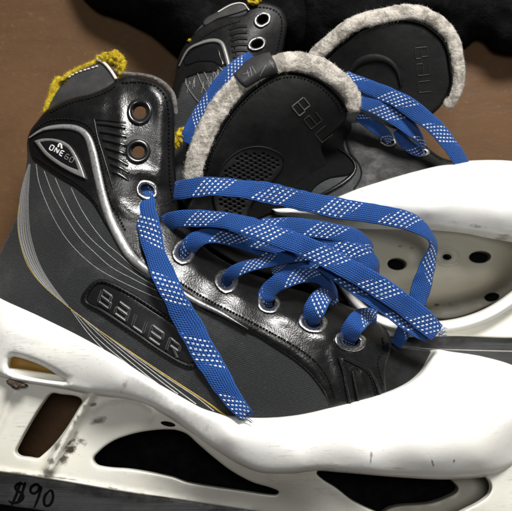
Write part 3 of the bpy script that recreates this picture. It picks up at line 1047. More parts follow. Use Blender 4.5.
word(mb, 'BAUeR', (102.5, 290.0), ux, uy, 16.0, 12.0, 4.8, off(zb, .07), 2.0, .15, .03, shear=-.30)
mb.build('letter_faces', M_badge, pl_)
MB().stitches(cr([(84, 299.5), (88.5, 290), (96.5, 282.5), (106, 282.3), (132.5, 295.5), (154, 309), (185, 330), (198, 341)], sp=1), off(zb, .15), 4, 2.6, .6, .04).build('stitched_seam', M_thread, pl_)
MB().stitches(cr([(86, 303.5), (101, 311.5), (134, 333.5), (162, 352.5), (187, 366), (196, 363.5), (200.5, 352)], sp=1), off(zb, .15), 4, 2.6, .6, .04).build('stitched_seam', M_thread, pl_)

# eyelets
for i, (x, y, rx, ry, a) in enumerate(EY):
    mb = MB()
    mb.ring((x, y), zstay, rx*.98, ry*.98, a, .60, .20 if i < 2 else .13, .04, .0 if i < 2 else .12, i)
    o = mb.build('eyelet', M_eyeblk if i < 2 else M_eye, FS)
    o['label'] = 'black painted eyelet of the cuff, empty' if i < 2 else 'chipped nickel eyelet with lace through it'

# ---------- cowling and holder
zc = TPS([(-20, 290, 6.3), (0, 298, 7.4), (50, 320, 8.5), (100, 346, 9.35), (150, 378, 9.7), (200, 406, 9.9), (240, 417, 9.9), (300, 414, 9.7), (350, 402, 9.0), (400, 386, 8.0), (425, 368, 7.2), (438, 350, 6.6), (480, 356, 6.5), (512, 364, 6.0), (530, 375, 5.4),
          (0, 330, 8.0), (60, 358, 8.9), (120, 383, 9.5), (170, 408, 9.8), (230, 437, 10.1), (300, 440, 10.2), (360, 432, 10.0), (420, 415, 9.6), (470, 410, 9.0), (512, 410, 8.2), (540, 410, 6.6),
          (0, 360, 7.7), (60, 380, 8.3), (88, 393, 8.3), (130, 399, 8.8), (150, 406, 8.9), (190, 432, 9.0), (220, 453, 9.1), (260, 471, 9.2), (318, 471, 9.2), (340, 472, 9.1), (400, 477, 8.7), (440, 479, 8.3), (480, 478, 7.5), (512, 467, 6.6), (540, 445, 5.2),
          (300, 459, 10.1), (370, 462, 9.95), (430, 463, 9.5), (480, 460, 8.75), (-20, 340, 7.0), (-25, 372, 6.8)], .002)
amber_h = cr([(9.5, 358, 1), (13, 356.5), (30, 361), (47, 368.5), (65.5, 380.5, 1), (47, 379.5), (26, 376), (12, 371), (8.5, 366)], True, 1.5)
cowl = cr([(-30, 288, 1), (-14, 290), (0, 297.5), (50, 320.5), (100, 346.5), (150, 378.5), (185, 399), (205, 409), (230, 416), (265, 418), (300, 414.5), (350, 402.5), (380, 394.5), (405, 384.5), (420, 373.5), (429, 361), (434.5, 351, 1), (438, 349.5), (450, 351.5), (480, 356), (512, 365), (530, 376), (545, 396), (547, 420), (536, 448), (512, 467.5), (490, 476), (470, 478.5), (440, 479.5), (400, 477.5), (340, 472.5), (318, 471),
            (290, 474), (262, 473), (238, 464), (212, 449), (190, 433), (170, 418), (150, 407), (130, 400), (110, 396.5), (88, 393.5), (65, 389), (40, 385), (15, 381), (0, 377), (-30, 372, 1)], True, 2.0)
zc2 = ridged(zc, [(cr([(5, 377), (28, 381.5), (60, 386), (88, 392)]), 4, .10)])
mb = MB().relief(cowl, zc2, 3.5, [amber_h], 7, .75, 2.2, hole_bot=1.4)
mb.build('cowling', M_white, FS)
MB().relief(cr([(2, 352), (40, 360), (72, 384), (40, 386), (4, 378)], True, 3), off(zc, -1.3), 4, (), 1, .05, .3).build('outsole_insert', M_amber, FS)

zh = TPS([(-25, 380, 6.6), (0, 385, 6.7), (40, 392, 7.0), (88, 395, 7.1), (130, 405, 7.7), (170, 425, 8.2), (220, 460, 8.3), (280, 480, 8.4), (320, 475, 8.4), (-20, 440, 5.9), (0, 450, 5.9), (45, 460, 5.9), (100, 470, 5.8), (170, 482, 5.8), (240, 498, 5.8), (280, 500, 6.3), (330, 500, 7.0), (340, 520, 6.4),
          (110, 425, 6.6), (85, 440, 6.0), (130, 425, 7.0), (40, 475, 5.75), (134, 490, 5.7), (250, 508, 5.7), (400, 520, 6.5), (480, 500, 6.6), (512, 480, 6.2), (540, 500, 5.6), (400, 470, 7.4), (460, 475, 7.2)], .004)
fin = cr([(101, 378), (93, 392), (84, 406), (75, 420), (66, 436), (57, 453), (50, 469)])
rib = cr([(93, 410), (104, 402), (118, 398.5), (132, 399), (145, 404), (153, 412), (150, 419)])
zh2 = ridged(zh, [(fin, 4.5, .95), (rib, 2.2, .32), (cr([(14, 392), (8, 405), (0, 425), (-8, 445)]), 3, .22), (cr([(-30, 468), (0, 471), (37, 476.5), (134, 493), (171, 498.5), (250, 510)]), 2.5, .12)])
slot = cr([(51, 393.5), (61, 394.2), (77, 396.6), (82, 401), (79, 407), (67, 427), (54, 444), (43, 454.5), (37, 458.5), (28, 457.5), (19, 456), (15.5, 452), (17.5, 446), (30, 423), (44, 401)], True, 1.5)
mid = cr([(93, 459), (98, 452), (108, 444), (121, 437.5), (144, 431.5), (171, 429.5), (186, 433.5), (197, 443), (212, 456), (230, 470), (252, 482), (273, 488.5), (279, 492.5), (275, 495.5), (244, 491.5), (189, 483), (171, 477), (134, 470), (98, 466)], True, 1.5)
toeh = cr([(317, 472), (330, 466), (400, 468), (447, 470), (474, 472), (487, 478), (491.5, 488), (486, 498), (465, 510), (440, 520), (392, 517), (355, 502), (336, 488), (322, 479)], True, 2)
hold = cr([(-30, 378, 1), (0, 368), (40, 372), (88, 380), (130, 390), (170, 408), (220, 440), (280, 464), (330, 462), (440, 462), (500, 462), (530, 450, 1), (560, 480), (555, 540, 1), (400, 552), (330, 528), (300, 519), (250, 510.5), (171, 499), (134, 494), (37, 477.5), (0, 472.5), (-30, 469, 1)], True, 2)
mb = MB().relief(hold, zh2, 3.2, [slot, mid, toeh], 2.2, .22, 2.2, hole_bot=.6)
mb.build('blade_holder', M_holder, FS)
# shelf inside the front opening, its shade painted in by the darker plastic
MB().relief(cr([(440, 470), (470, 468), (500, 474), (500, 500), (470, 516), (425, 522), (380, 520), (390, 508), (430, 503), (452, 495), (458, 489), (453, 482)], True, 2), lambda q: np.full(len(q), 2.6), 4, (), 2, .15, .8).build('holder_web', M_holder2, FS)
# slotted hole in the rib
MB().relief(ell((168, 424), 7.5, 2.4, .2), off(zh2, .06), 2, (), 1, .03, .2).build('drain_slot', M_dark, FS)
MB().relief(ell((293, 466.5), 8, 1.5, .1), off(zc, -.05), 2, (), .8, .03, .2).build('drain_slot', M_dark, FS)
# bolt
mb = MB()
mb.relief(cr([(6, 380.5, 1), (9, 379.5), (25, 384.5, 1), (26, 386.5), (20, 387.5), (8, 384.5)], True, 1.2), lambda q: np.full(len(q), 7.75), 2, (), 1, .08, .8)
mb.lump((15, 386.5), 7.6, 4.2, 2.6, .25, 3, .15, .2)
mb.build('bolt', M_bolt, FS)
# steel
steel = cr([(-40, 464, 1), (0, 470), (134, 492), (250, 508), (330, 522), (400, 540, 1), (400, 580, 1), (330, 562), (200, 535), (60, 513.5), (20, 507.5), (0, 504.5), (-40, 500, 1)], True, 3)
zs = lambda q: np.full(len(q), 5.0)
rn = MB().relief(steel, zs, 6, (), 1.0, .05, .4, close=True).build('blade_steel', M_steel, FS)
mb = MB()
zi = lambda q: np.full(len(q), 5.0)
mk = [
    [(24.5, 485), (20, 483.5), (15.5, 486.5), (17, 490.5), (22, 493.5), (23, 498), (18.5, 502), (12, 503), (8.5, 500.5)],
    [(20.5, 481.5), (17, 493), (11.5, 505.5)], [(25.5, 482), (22, 493), (17.5, 503)],
    [(40.5, 487.5), (37, 484.5), (32, 486.5), (30.5, 491), (33.5, 493.5), (38, 491), (40.5, 487), (40, 492), (37.5, 500), (34, 508)],
    [(49, 491.5), (45.5, 495), (44, 501), (45.5, 505.5), (49.5, 505), (52.5, 500), (53, 494.5), (51, 490.5), (48, 491.5)]]
for l in mk:
    p_ = cr(l, sp=.8)
    ww = np.interp(np.linspace(0, 1, len(p_)), [0, .12, .88, 1], [1.2, 2.3, 2.1, 1.0])
    mb.strip(p_, ww*1.35, zi, .02, .001, 5, 6)
mb.build('price_mark', M_ink, rn)['label'] = 'handwritten $90 in black marker'

# ---------- tongue of the near skate
zt = TPS([(183, 176, 8.2), (195, 138, 8.9), (215, 103, 9.2), (245, 75, 9.4), (290, 55, 9.4), (330, 65, 9.2), (355, 88, 8.8), (356, 110, 8.2), (300, 90, 9.1), (240, 110, 8.9), (215, 160, 8.1), (280, 130, 8.3), (320, 120, 8.0), (240, 150, 7.8), (280, 170, 6.6), (320, 150, 6.6), (210, 200, 6.8), (250, 220, 5.6), (300, 210, 5.2), (330, 180, 5.4), (200, 235, 6.6), (250, 262, 5.6), (320, 285, 5.0)], .004)
tl = cr([(204, 177), (210.5, 152), (219, 133), (231, 113), (250, 92.5), (267, 80), (280, 74), (297, 73.5), (314, 79), (328, 88), (340, 100), (347, 112), (346, 119), (335, 131), (322, 150), (345, 190), (350, 240), (352, 300), (300, 284), (250, 270), (216, 252), (196, 236), (186, 214), (194, 195)], True, 2.2)
tg = MB().relief(tl, zt, 4, (), 3, .25, .5, close=True).build('tongue', M_tongue, FS)
fp = cr([(192, 184), (196, 160), (206, 132), (222, 104), (243, 82), (268, 67), (292, 62.5), (315, 66), (333, 75.5), (347, 88), (353, 100), (350, 111)], sp=1.2)
fw = interp_along([fp[0], fp[len(fp)//4], fp[len(fp)//2], fp[3*len(fp)//4], fp[-1]], [11, 12, 11.5, 12.5, 9], fp)
MB().roll(fp, zt(fp)-.05, fw*.92, 21, .13, 28, .6).fuzz(2600, .0011, 4).build('felt_edge', M_felt, tg)
# leather tab folded over the felt
zr = lambda q: zt(q)+.62-.004*np.minimum(seg_dist(q, fp, False), 14)**2
MB().relief(cr([(233.5, 75, 1), (246, 61), (257, 55.5), (269.5, 52, 1), (275, 62), (279.5, 73.5, 1), (268, 77), (257, 82), (246, 88.5, 1), (240, 83)], True, 1.5), zr, 2.5, (), 2.2, .3, .5).build('tongue_loop', M_tab, tg)
mb = MB()
for l in ([(247, 70), (249, 77)], [(250, 67), (252, 76)], [(252, 66), (256, 73)], [(266, 65), (260, 76)], [(269, 60), (274, 68)], [(243, 74), (250, 72)]):
    p_ = cr(l, sp=1); mb.strip(p_, .7, zr, .02, .02, 4)
mb.build('chalk_scratches', M_print, tg)
MB().stitches(cr([(207.5, 170), (213, 152), (222, 134), (234, 114), (252, 95), (269, 83), (283, 77.5), (298, 77), (313, 82), (326, 91), (337, 103), (342, 114)], sp=1), zt, 3.6, 2.4, .75, .04).build('stitched_seam', M_thread, tg)
# binding between leather and felt
mb = MB()
bp_ = cr([(204, 176), (210, 152), (218.5, 133), (230.5, 113), (249.5, 92), (267, 79.5), (280, 73), (297, 72.5), (315, 78), (329, 87), (341, 99.5), (347.5, 112)], sp=1.5)
mb.strip(bp_, 3.4, zt, .16, .1, 7)
mb.build('binding', M_dark, tg)
# perforated pad
pad = cr([(214, 200), (217, 178), (226, 162), (240, 151), (256, 147), (272, 150), (284, 160), (276, 176), (262, 190), (250, 206), (244, 222), (225, 222)], True, 2)
mb = MB()
perf = []
a6 = .45
for i in range(-16, 18):
    for j in range(-16, 18):
        x = 245+i*5.2*math.cos(a6)-j*4.0*math.sin(a6)+(2.6*math.cos(a6) if j % 2 else 0)
        y = 185+i*5.2*math.sin(a6)+j*4.0*math.cos(a6)+(2.6*math.sin(a6) if j % 2 else 0)
        perf.append((x, y))
perf = np.array(perf)
perf = perf[inside(perf, pad)]
perf = perf[seg_dist(perf, pad) > 5]
hl = [ell(p, 1.75, 1.15, a6-.3, 8) for p in perf]
mb.relief(pad, off(zt, .12), 3.2, hl, .9, .08, .14)
mb.build('perforated_pad', M_mesh, tg)
mb = MB(); pc = np.vstack([pad, pad[:1]])
mb.strip(pc, 3.0, zt, .2, .1, 7)
mb.build('pad_rim', M_tongue, tg)
# embossed name, fading down the tongue
mb = MB()
U1 = (math.cos(.89), math.sin(.89)); U2 = (-math.sin(.89), math.cos(.89))
word(mb, 'B', (302.5, 96.2), U1, U2, 15, 15, 3.5, off(zt, .01), 1.6, .04)
mb.build('embossed_letter', M_logo, tg)
mb = MB()
word(mb, 'AU', (302.5+18.5*U1[0], 96.2+18.5*U1[1]), U1, U2, 14, 14, 3.5, off(zt, .01), 1.2, .035)
mb.build('embossed_name', mat_plain('embossed gloss', (.035, .034, .032), .3, .3), tg)

# ---------- laces of the near skate
LZ = off(zb, 0)


def lace(mb, ctrl, uv0=0.0, wpx=21.0, thick=.17):
    """ctrl: (x, y, z, width[, roll])"""
    pts = [(c[0], c[1]) for c in ctrl]
    p = cr(pts, sp=1.1)
    z = interp_along(pts, [c[2] for c in ctrl], p)
    w = interp_along(pts, [c[3] for c in ctrl], p)
    r = interp_along(pts, [c[4] if len(c) > 4 else 0 for c in ctrl], p)
    sd = int(abs(ctrl[0][0]*7+ctrl[0][1]*3)) % 50
    ax = np.stack([np.arange(len(p))*1.0, np.full(len(p), 3.3)], 1)
    m = np.clip(np.minimum(np.arange(len(p)), len(p)-1-np.arange(len(p)))/8., 0, 1)
    nz = lambda sc_, k: (vnoise(ax, sc_, sd+k)-.5)*m
    z = z+.16*nz(26, 1)+.05*nz(7, 2)
    r = r+.5*nz(30, 3)+.25*nz(9, 4)
    w = w*(1+.16*nz(22, 5)+.08*nz(6, 6))
    mb.ribbon(p, z, w, thick, r, uv0, wpx)


def fray(mb, p, z, d, n=9, ln=9, seed=0, spread=9):
    r = random.Random(seed)
    for i in range(n):
        o = np.array(p)+np.array([-d[1], d[0]])*(r.random()-.5)*spread
        e = o+np.array(d)*ln*(.5+r.random()*.6)+np.array([r.random()-.5, r.random()-.5])*7
        mdl = (o+e)/2+np.array([r.random()-.5, r.random()-.5])*3
        q = cr([tuple(o), tuple(mdl), tuple(e)], sp=1.5)
        mb.tube(P(q, z+np.linspace(0, (r.random()-.4)*.3, len(q))), .00016, 5)
    return mb


SL = bpy.data.objects.new('shoelace', None); COL.objects.link(SL); SL.parent = FS; SL.empty_display_size = .02
specs = [
    # hanging tail from the third eyelet
    ([(149, 184, 7.75, 15), (145.5, 190, 8.15, 19), (143.5, 199, 8.7, 22, .1), (144.5, 211, 9.0, 23), (149, 228, 9.35, 23.5), (154, 250, 9.75, 23), (162, 272, 10.05, 23.5), (172.5, 294, 10.2, 24, -.1), (183, 315, 10.1, 25, .15), (193, 332, 9.95, 26, .1), (201, 348, 9.9, 26, -.1), (214, 369, 9.8, 24.5), (224, 386, 9.9, 22, -.1), (235, 402, 10.0, 19.5), (246, 415, 10.35, 15, .1)], .65, 22),
    # upper long strand to the right, folding down
    ([(172, 191, 7.6, 18), (180, 190, 8.3, 21), (197, 187.5, 8.9, 22), (214, 186.5, 9.2, 22), (242, 189, 9.3, 21.5), (270, 193.5, 9.3, 21), (303, 201, 9.3, 21.5), (337, 208, 9.2, 21.5), (370, 213, 9.1, 21.5), (392, 217, 9.0, 21), (408, 221, 8.9, 20.5, .1), (421, 227.5, 8.7, 19.5, .5), (430, 236, 8.3, 16, .75), (433, 246, 7.9, 15, .8), (429, 260, 7.6, 18, .35), (423, 281, 7.4, 20, .1), (417, 301, 7.3, 19), (409, 320, 7.0, 17, -.2), (401, 336, 6.3, 14, -.3), (396, 345, 5.7, 12, -.4)], .95, 21),
    # long strand across, doubled
    ([(161, 235, 7.7, 14, -.5), (164, 226, 8.3, 18, -.2), (173, 220.5, 8.9, 18), (190, 218.5, 9.3, 17.5), (222, 220, 9.7, 18), (248, 226, 9.9, 20), (275, 235.5, 10.0, 22), (303, 246, 9.9, 23), (330, 259, 9.7, 23), (352, 271, 9.5, 23), (378, 286.5, 9.2, 22.5), (403, 304, 8.7, 22.5), (424, 321, 8.1, 23, .1), (437, 333, 7.6, 20, .2)], .5, 21),
    ([(322, 262, 9.0, 18), (345, 279, 8.9, 18, .2), (370, 297, 8.6, 18, .3), (392, 312, 8.2, 18, .3), (412, 327, 7.7, 17, .3), (428, 336, 7.3, 14, .2)], 1.4, 21),
    # bunched strands behind
    ([(262, 226, 8.8, 16), (288, 226, 9.1, 17), (315, 229, 9.2, 18), (338, 233, 9.1, 18), (357, 238, 8.9, 17, .2), (369, 246, 8.4, 13, .6), (371, 255, 7.6, 11, .9)], .3, 21),
    ([(300, 250, 8.6, 18), (325, 247, 8.9, 20), (345, 250, 9.0, 22), (362, 256, 8.8, 21, .2), (374, 265, 8.4, 17, .5), (376, 275, 7.7, 12, .9)], 1.1, 21),
    # fourth eyelet loop and its run across the throat
    ([(190, 262, 7.75, 14), (187, 255, 8.3, 17, -.2), (190, 246, 8.8, 18, -.15), (199, 238.5, 9.0, 16.5, -.1), (213, 235.5, 9.0, 15), (232, 239, 8.8, 15), (254, 246, 8.4, 16), (282, 254, 7.9, 17), (306, 262, 7.4, 16)], .1, 20),
    ([(228, 236, 8.2, 15), (252, 240, 8.4, 17), (280, 246, 8.2, 18), (310, 252, 8.0, 18)], 2.0, 21),
    # fifth eyelet
    ([(226, 289, 7.5, 11), (227, 281, 8.1, 14, -.2), (233, 273, 8.7, 15, -.2), (247, 266.5, 9.0, 14), (266, 262, 9.05, 13), (287, 257, 9.0, 13), (310, 254, 8.7, 14)], .75, 20),
    ([(272, 272, 8.0, 9, .5), (290, 268, 8.3, 10, .3), (308, 265, 8.4, 10, .2), (326, 264, 8.2, 11)], .4, 20),
    # sixth eyelet
    ([(268, 309, 7.4, 12), (265.5, 303, 8.4, 16, -.3), (268, 292, 8.5, 18, -.3), (278, 283, 8.8, 19, -.2), (292, 277.5, 8.9, 17), (308, 275.5, 8.7, 14, .2), (321, 279, 8.3, 13, .4), (331, 290, 7.6, 13, .5), (334, 304, 6.8, 12, .5)], .15, 20),
    # seventh and eighth
    ([(311, 330, 7.2, 13), (310.5, 325, 8.2, 17), (312.5, 315, 9.0, 21), (317, 305, 9.1, 22), (322, 297, 8.7, 20), (328, 293, 7.9, 18), (334, 292, 7.2, 15)], .85, 20),
    ([(348, 347, 6.6, 13), (348, 341, 7.7, 18), (351, 331, 8.5, 21), (357, 322.5, 8.5, 22), (363, 317.5, 7.9, 21), (370, 316, 7.3, 18), (376, 317, 6.6, 15)], .2, 20),
]
for ctrl, u0, wp in specs:
    mb = MB(); lace(mb, ctrl, u0, wp)
    mb.build('lace_strand', M_lace, SL)
fray(MB(), (243, 411), 10.25, (.75, .55), 16, 12, 3, 12).build('frayed_end', M_lace, SL)
fray(MB(), (438, 331), 7.6, (.8, -.1), 18, 9, 5, 20).build('frayed_end', M_lace, SL)
fray(MB(), (190, 325), 9.9, (.8, -.3), 6, 6, 8, 8).build('frayed_end', M_lace, SL)

# =====================================================================  REAR SKATE
RS = thing('ice_skate', 'far goalie skate lying behind, its white sole recess with round holes turned into view', 'ice skate', (380, 180), 0, 'pair of used goalie skates')
zr_ = TPS([(175, 130, 4.6), (178, 80, 4.6), (190, 45, 5.0), (215, 15, 5.2), (245, 5, 5.4), (280, 10, 5.3), (285, 40, 5.2), (240, 60, 6.2), (210, 100, 6.2), (230, 140, 6.4), (200, 180, 6.0), (262, 28, 5.9),
           (300, 180, 5.6), (330, 170, 5.9), (360, 150, 5.6), (380, 130, 5.0), (410, 145, 4.9), (440, 152, 4.6), (470, 160, 4.4), (370, 180, 6.3), (420, 168, 5.9), (330, 198, 6.6), (300, 215, 6.0), (280, 120, 4.6), (310, 110, 4.2), (340, 110, 4.4), (450, 190, 5.6), (250, 220, 5.6)], .004)
rboot = cr([(172, 190, 1), (172, 150), (173, 115), (175, 78), (180, 54), (190, 39), (203, 24), (217, 12), (232, 3.5), (246, 4, 1), (260, 2.5), (272, 4.5), (282, 10.5), (286.5, 22), (285, 36), (281, 55), (270, 90), (290, 110), (330, 118), (352, 112), (375, 118), (400, 130), (420, 141), (441, 157), (470, 165, 1), (470, 200), (400, 215), (320, 215), (250, 225), (200, 220)], True, 2.2)
REY = [(262.5, 19.5, 10, 8.2, -.5), (257, 44, 10.5, 7.6, -.35), (388, 141, 10, 6, .25), (418.5, 151.5, 12.5, 5.5, .1)]
rh = [ell((x, y), rx*.5, ry*.5, a) for (x, y, rx, ry, a) in REY]
MB().relief(rboot, zr_, 4, rh, 2.5, .2, lambda q: np.where((q[:, 0] < 240) & (q[:, 1] > 0), 1.0, zr_(q)-.5), hole_bot=.4).build('boot_shell', M_fabric2, RS)
# leather cuff and vamp
cuff = cr([(174, 100), (175, 78), (180, 53.5), (190, 38.5), (203, 26), (220, 18), (244, 14), (250, 6, 1), (260, 2), (272, 4), (282.5, 10), (287, 22), (285.5, 36), (281.5, 55), (268, 90), (245, 112), (236, 95), (230, 78), (226, 66), (215, 72), (200, 74), (186, 80)], True, 2)
MB().relief(cuff, off(zr_, .1), 3.2, rh[:2], 2.5, .2, .2).build('leather_cuff', M_leather2, RS)
MB().relief(cr([(203, 24), (217, 11.5), (232, 3), (246, 3.5, 1), (249, 9, 1), (238, 13), (218, 19)], True, 1.5), off(zr_, .16), 2.5, (), 2, .15, .25).build('tendon_guard', M_tab, RS)
mb = MB()
q = cr([(218, 12), (232, 4.5), (243, 3.5), (249, 10)], sp=1.2)
mb.strip(q, 1.3, off(zr_, .16), .07, .03, 5)
mb.build('tab_thread', M_threadw, RS)
vamp = cr([(352, 190, 1), (360, 176), (358, 165), (348, 152), (345, 135), (352, 113.5), (375, 118.5), (400, 130.5), (420, 141.5), (441, 157), (468, 164, 1), (440, 180), (400, 192), (370, 196)], True, 2)
MB().relief(vamp, off(zr_, .1), 3, rh[2:], 2.5, .2, .2).build('leather_vamp', M_toe, RS)
mb = MB()
p_ = cr([(312, 199), (330, 190), (345, 181), (354, 172), (355, 164), (348, 155), (338, 148)], sp=1.2)
mb.strip(p_, interp_along([p_[0], p_[len(p_)//2], p_[-1]], [2, 4.5, 2], p_), off(zr_, .12), .2, .08, 9)
mb.build('seam_piping', M_leather, RS)
MB().stitches(cr([(424, 147), (434, 155), (444, 161)], sp=1), off(zr_, .1), 3.4, 2.4, .9, .04).build('stitched_seam', M_thread, RS)
MB().stitches(cr([(254, 7), (270, 8.5), (279, 14), (282, 24), (280, 38), (276, 55)], sp=1), off(zr_, .1), 3.4, 2.4, .8, .04).build('stitched_seam', M_thread, RS)
MB().stitches(cr([(232, 33), (234, 45), (237, 58), (241, 68)], sp=1), off(zr_, .1), 3.0, 2.0, .7, .04).build('stitched_seam', M_thread, RS)
MB().stitches(cr([(183, 62), (192, 48), (205, 36), (222, 27), (240, 21)], sp=1), off(zr_, .1), 3.0, 2.0, .7, .04).build('stitched_seam', M_thread, RS)
# grey arch trim and the panel under it
p_ = cr([(179, 66), (188, 50), (200, 43.5), (213, 40.5), (221, 43), (225, 52), (228, 63), (232, 76)], sp=1.2)
MB().strip(p_, interp_along([p_[0], p_[len(p_)//2], p_[-1]], [1.5, 4.5, 5.5], p_), off(zr_, .1), .16, .05, 9).build('arch_trim', M_greytrim, RS)
MB().relief(cr([(184, 64), (193, 52), (205, 47.5), (217, 47), (221, 56), (223, 66), (212, 62), (198, 62)], True, 1.5), off(zr_, .17), 2, (), 1.5, .1, .2).build('ankle_badge', M_badge, RS)
mb = MB()
for l in ([(183, 80), (190, 70), (200, 64), (213, 63), (222, 70), (228, 80)], [(186, 76), (186, 84), (195, 98), (203, 106)], [(196, 69), (200, 80), (206, 92), (212, 100)], [(204, 72), (209, 82), (214, 90)], [(214, 72), (218, 79), (222, 86)]):
    p2 = cr(l, sp=1.5); mb.strip(p2, 1.6 if l[0][0] == 183 else 1.1, off(zr_, .02), .06, .04, 5)
for i in range(26):
    x = 184+random.random()*36; y = 68+random.random()*18
    l = [(x, y), (x+random.uniform(-2, 2), y+random.uniform(3, 9))]
    mb.strip(cr(l, sp=1), .7, off(zr_, .03), .03, .03, 4)
mb.build('pinstripes', M_greytrim, RS)
mb = MB()
for i in range(7):
    a = (229+i*.8, 29+i*5.6); b = (247+i*.3, 26+i*6.2)
    mb.strip(cr([a, ((a[0]+b[0])/2, (a[1]+b[1])/2-1), b], sp=1), 3, off(zr_, .1), .09, .03, 7)
mb.build('embossed_ribs', M_leather2, RS)
for i, (x, y, rx, ry, a) in enumerate(REY):
    MB().ring((x, y), off(zr_, .1), rx*.94, ry*.9, a, .62, .14, .03, .12, i+20).build('eyelet', M_eye2, RS)
mb = MB()
for i, (x, y, rx, ry, a) in enumerate([(180, 136, 6, 7, .2), (176, 143, 4, 6, 0), (185, 131, 5, 4, .4)]):
    mb.lump((x, y), 6.6, rx, ry, .3, i*3+40, .3, a, 22, 1.8).fuzz(160, .0012, 50+i)
mb.build('foam_lining', M_foam, RS)
MB().lump((254, 1), 5.6, 6, 4, .4, 60, .4).build('foam_lining', M_foam, RS)
MB().lump((189.5, 40.5), 4.9, 2, 2, .3, 61, .4).build('foam_lining', M_foam, RS)

MB().relief(cr([(262, 100), (300, 104), (345, 112), (352, 128), (344, 142), (346, 152), (356, 164), (350, 174), (330, 178), (316, 186), (305, 200), (270, 214), (240, 222), (225, 200)], True, 2.5), off(zr_, .16), 4, (), 2, .1, .2).build('boot_lining', M_dark, RS)

# rear cowling, recess and blade
zrc = TPS([(275, 208, 6.6), (300, 207, 6.9), (335, 198, 7.3), (379, 182, 7.2), (429, 168, 6.9), (476, 160, 6.6), (512, 161, 6.4), (550, 170, 5.8), (300, 214, 6.6), (350, 212, 7.8), (400, 203, 8.2), (450, 196, 8.4), (512, 195, 8.3), (560, 200, 7.4), (320, 219, 6.3), (350, 224, 6.9), (390, 226, 7.1), (430, 226, 7.3), (470, 230, 7.3), (512, 237, 7.1), (560, 240, 6.6), (430, 213, 8.2), (500, 218, 8.2)], .003)
rc = cr([(272, 209, 1), (300, 207), (318, 203.5), (335, 198), (356, 189.5), (379, 182), (404, 174.5), (429, 168), (453, 163), (476, 160.3), (512, 161), (545, 168), (565, 190), (568, 225), (550, 243), (512, 238), (470, 231), (430, 227), (390, 227), (355, 226), (325, 221.5), (295, 217), (276, 214)], True, 2)
MB().relief(rc, zrc, 3.5, (), 6, .6, 1.6).build('cowling', M_white2, RS)
zrh = TPS([(285, 214, 5.5), (330, 220, 5.5), (380, 226, 5.5), (430, 226, 5.5), (480, 230, 5.5), (550, 240, 5.4), (330, 240, 4.8), (380, 250, 4.6), (430, 250, 4.6), (480, 255, 4.6), (550, 265, 4.4), (360, 280, 3.4), (420, 285, 4.0), (455, 283, 3.9), (490, 274, 3.8), (550, 255, 3.8), (400, 312, .9), (440, 309, .2), (470, 303, .2), (500, 291, .4), (540, 272, 1.0), (340, 280, 3.8), (320, 255, 4.4)], .003)
RH = [(397, 264, 9.5, 6.0, .05), (447, 257, 5.0, 3.2, .05), (480, 257, 11, 6.0, -.05)]
rhol = [ell((x, y), rx, ry, a) for (x, y, rx, ry, a) in RH]
rec = cr([(280, 212, 1), (350, 220), (430, 220), (560, 236, 1), (560, 272), (512, 293), (490, 305), (466, 315), (445, 319), (425, 317), (402, 321), (375, 314), (352, 298), (330, 262), (300, 230)], True, 2.2)
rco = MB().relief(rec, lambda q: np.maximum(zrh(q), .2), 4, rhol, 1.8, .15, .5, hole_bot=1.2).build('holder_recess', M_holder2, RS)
MB().relief(ell((492, 297), 7.5, 4.3, -.15), lambda q: np.maximum(zrh(q), .2)+.18, 2, (), 1, .03, .3).build('painted_rivet_hole', M_dark, rco)  # flat dark disc painted in for the shade inside a hole
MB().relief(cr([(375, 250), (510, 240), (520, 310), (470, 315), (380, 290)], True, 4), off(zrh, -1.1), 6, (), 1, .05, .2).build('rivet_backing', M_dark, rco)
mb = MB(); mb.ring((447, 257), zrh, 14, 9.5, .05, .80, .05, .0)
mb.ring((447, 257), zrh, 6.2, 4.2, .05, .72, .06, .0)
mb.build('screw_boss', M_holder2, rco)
# rim: thick lip that bounds the recess
rim = cr([(570, 255), (540, 277), (512, 300), (490, 314), (466, 323), (443, 327), (420, 327.5), (395, 326), (374, 318), (358, 306), (345, 290), (335, 272)], sp=1.6)
zrim = lambda q: np.full(len(q), 4.9)
rw = interp_along([rim[0], rim[len(rim)//4], rim[len(rim)//2], rim[-1]], [17, 15.5, 13, 10], rim)
MB().strip(rim, rw, zrim, .35, 2.2, 17, 3.2).build('recess_rim', M_white2, RS)
hl_ = cr([(330, 318, 1), (400, 328), (441, 328), (482, 318), (512, 302), (570, 265, 1), (570, 336, 1), (512, 338), (457, 336), (400, 337), (330, 334, 1)], True, 2)
MB().relief(hl_, lambda q: np.full(len(q), 4.2), 4, (), 2, .15, 1.5).build('blade_holder', M_holder, RS)
rs_ = cr([(325, 332, 1), (400, 335.5), (457, 335), (512, 337), (580, 335, 1), (580, 372, 1), (512, 378), (440, 380), (330, 375, 1)], True, 4)
MB().relief(rs_, lambda q: np.full(len(q), 3.8), 6, (), 1, .05, .4, close=True).build('blade_steel', M_steel, RS)
mb = MB()
mb.strip(cr([(325, 346), (400, 346), (430, 349), (580, 353)], sp=3), 1.6, lambda q: np.full(len(q), 3.8), .03, .02, 5)
mb.build('steel_edge', M_greytrim, RS)

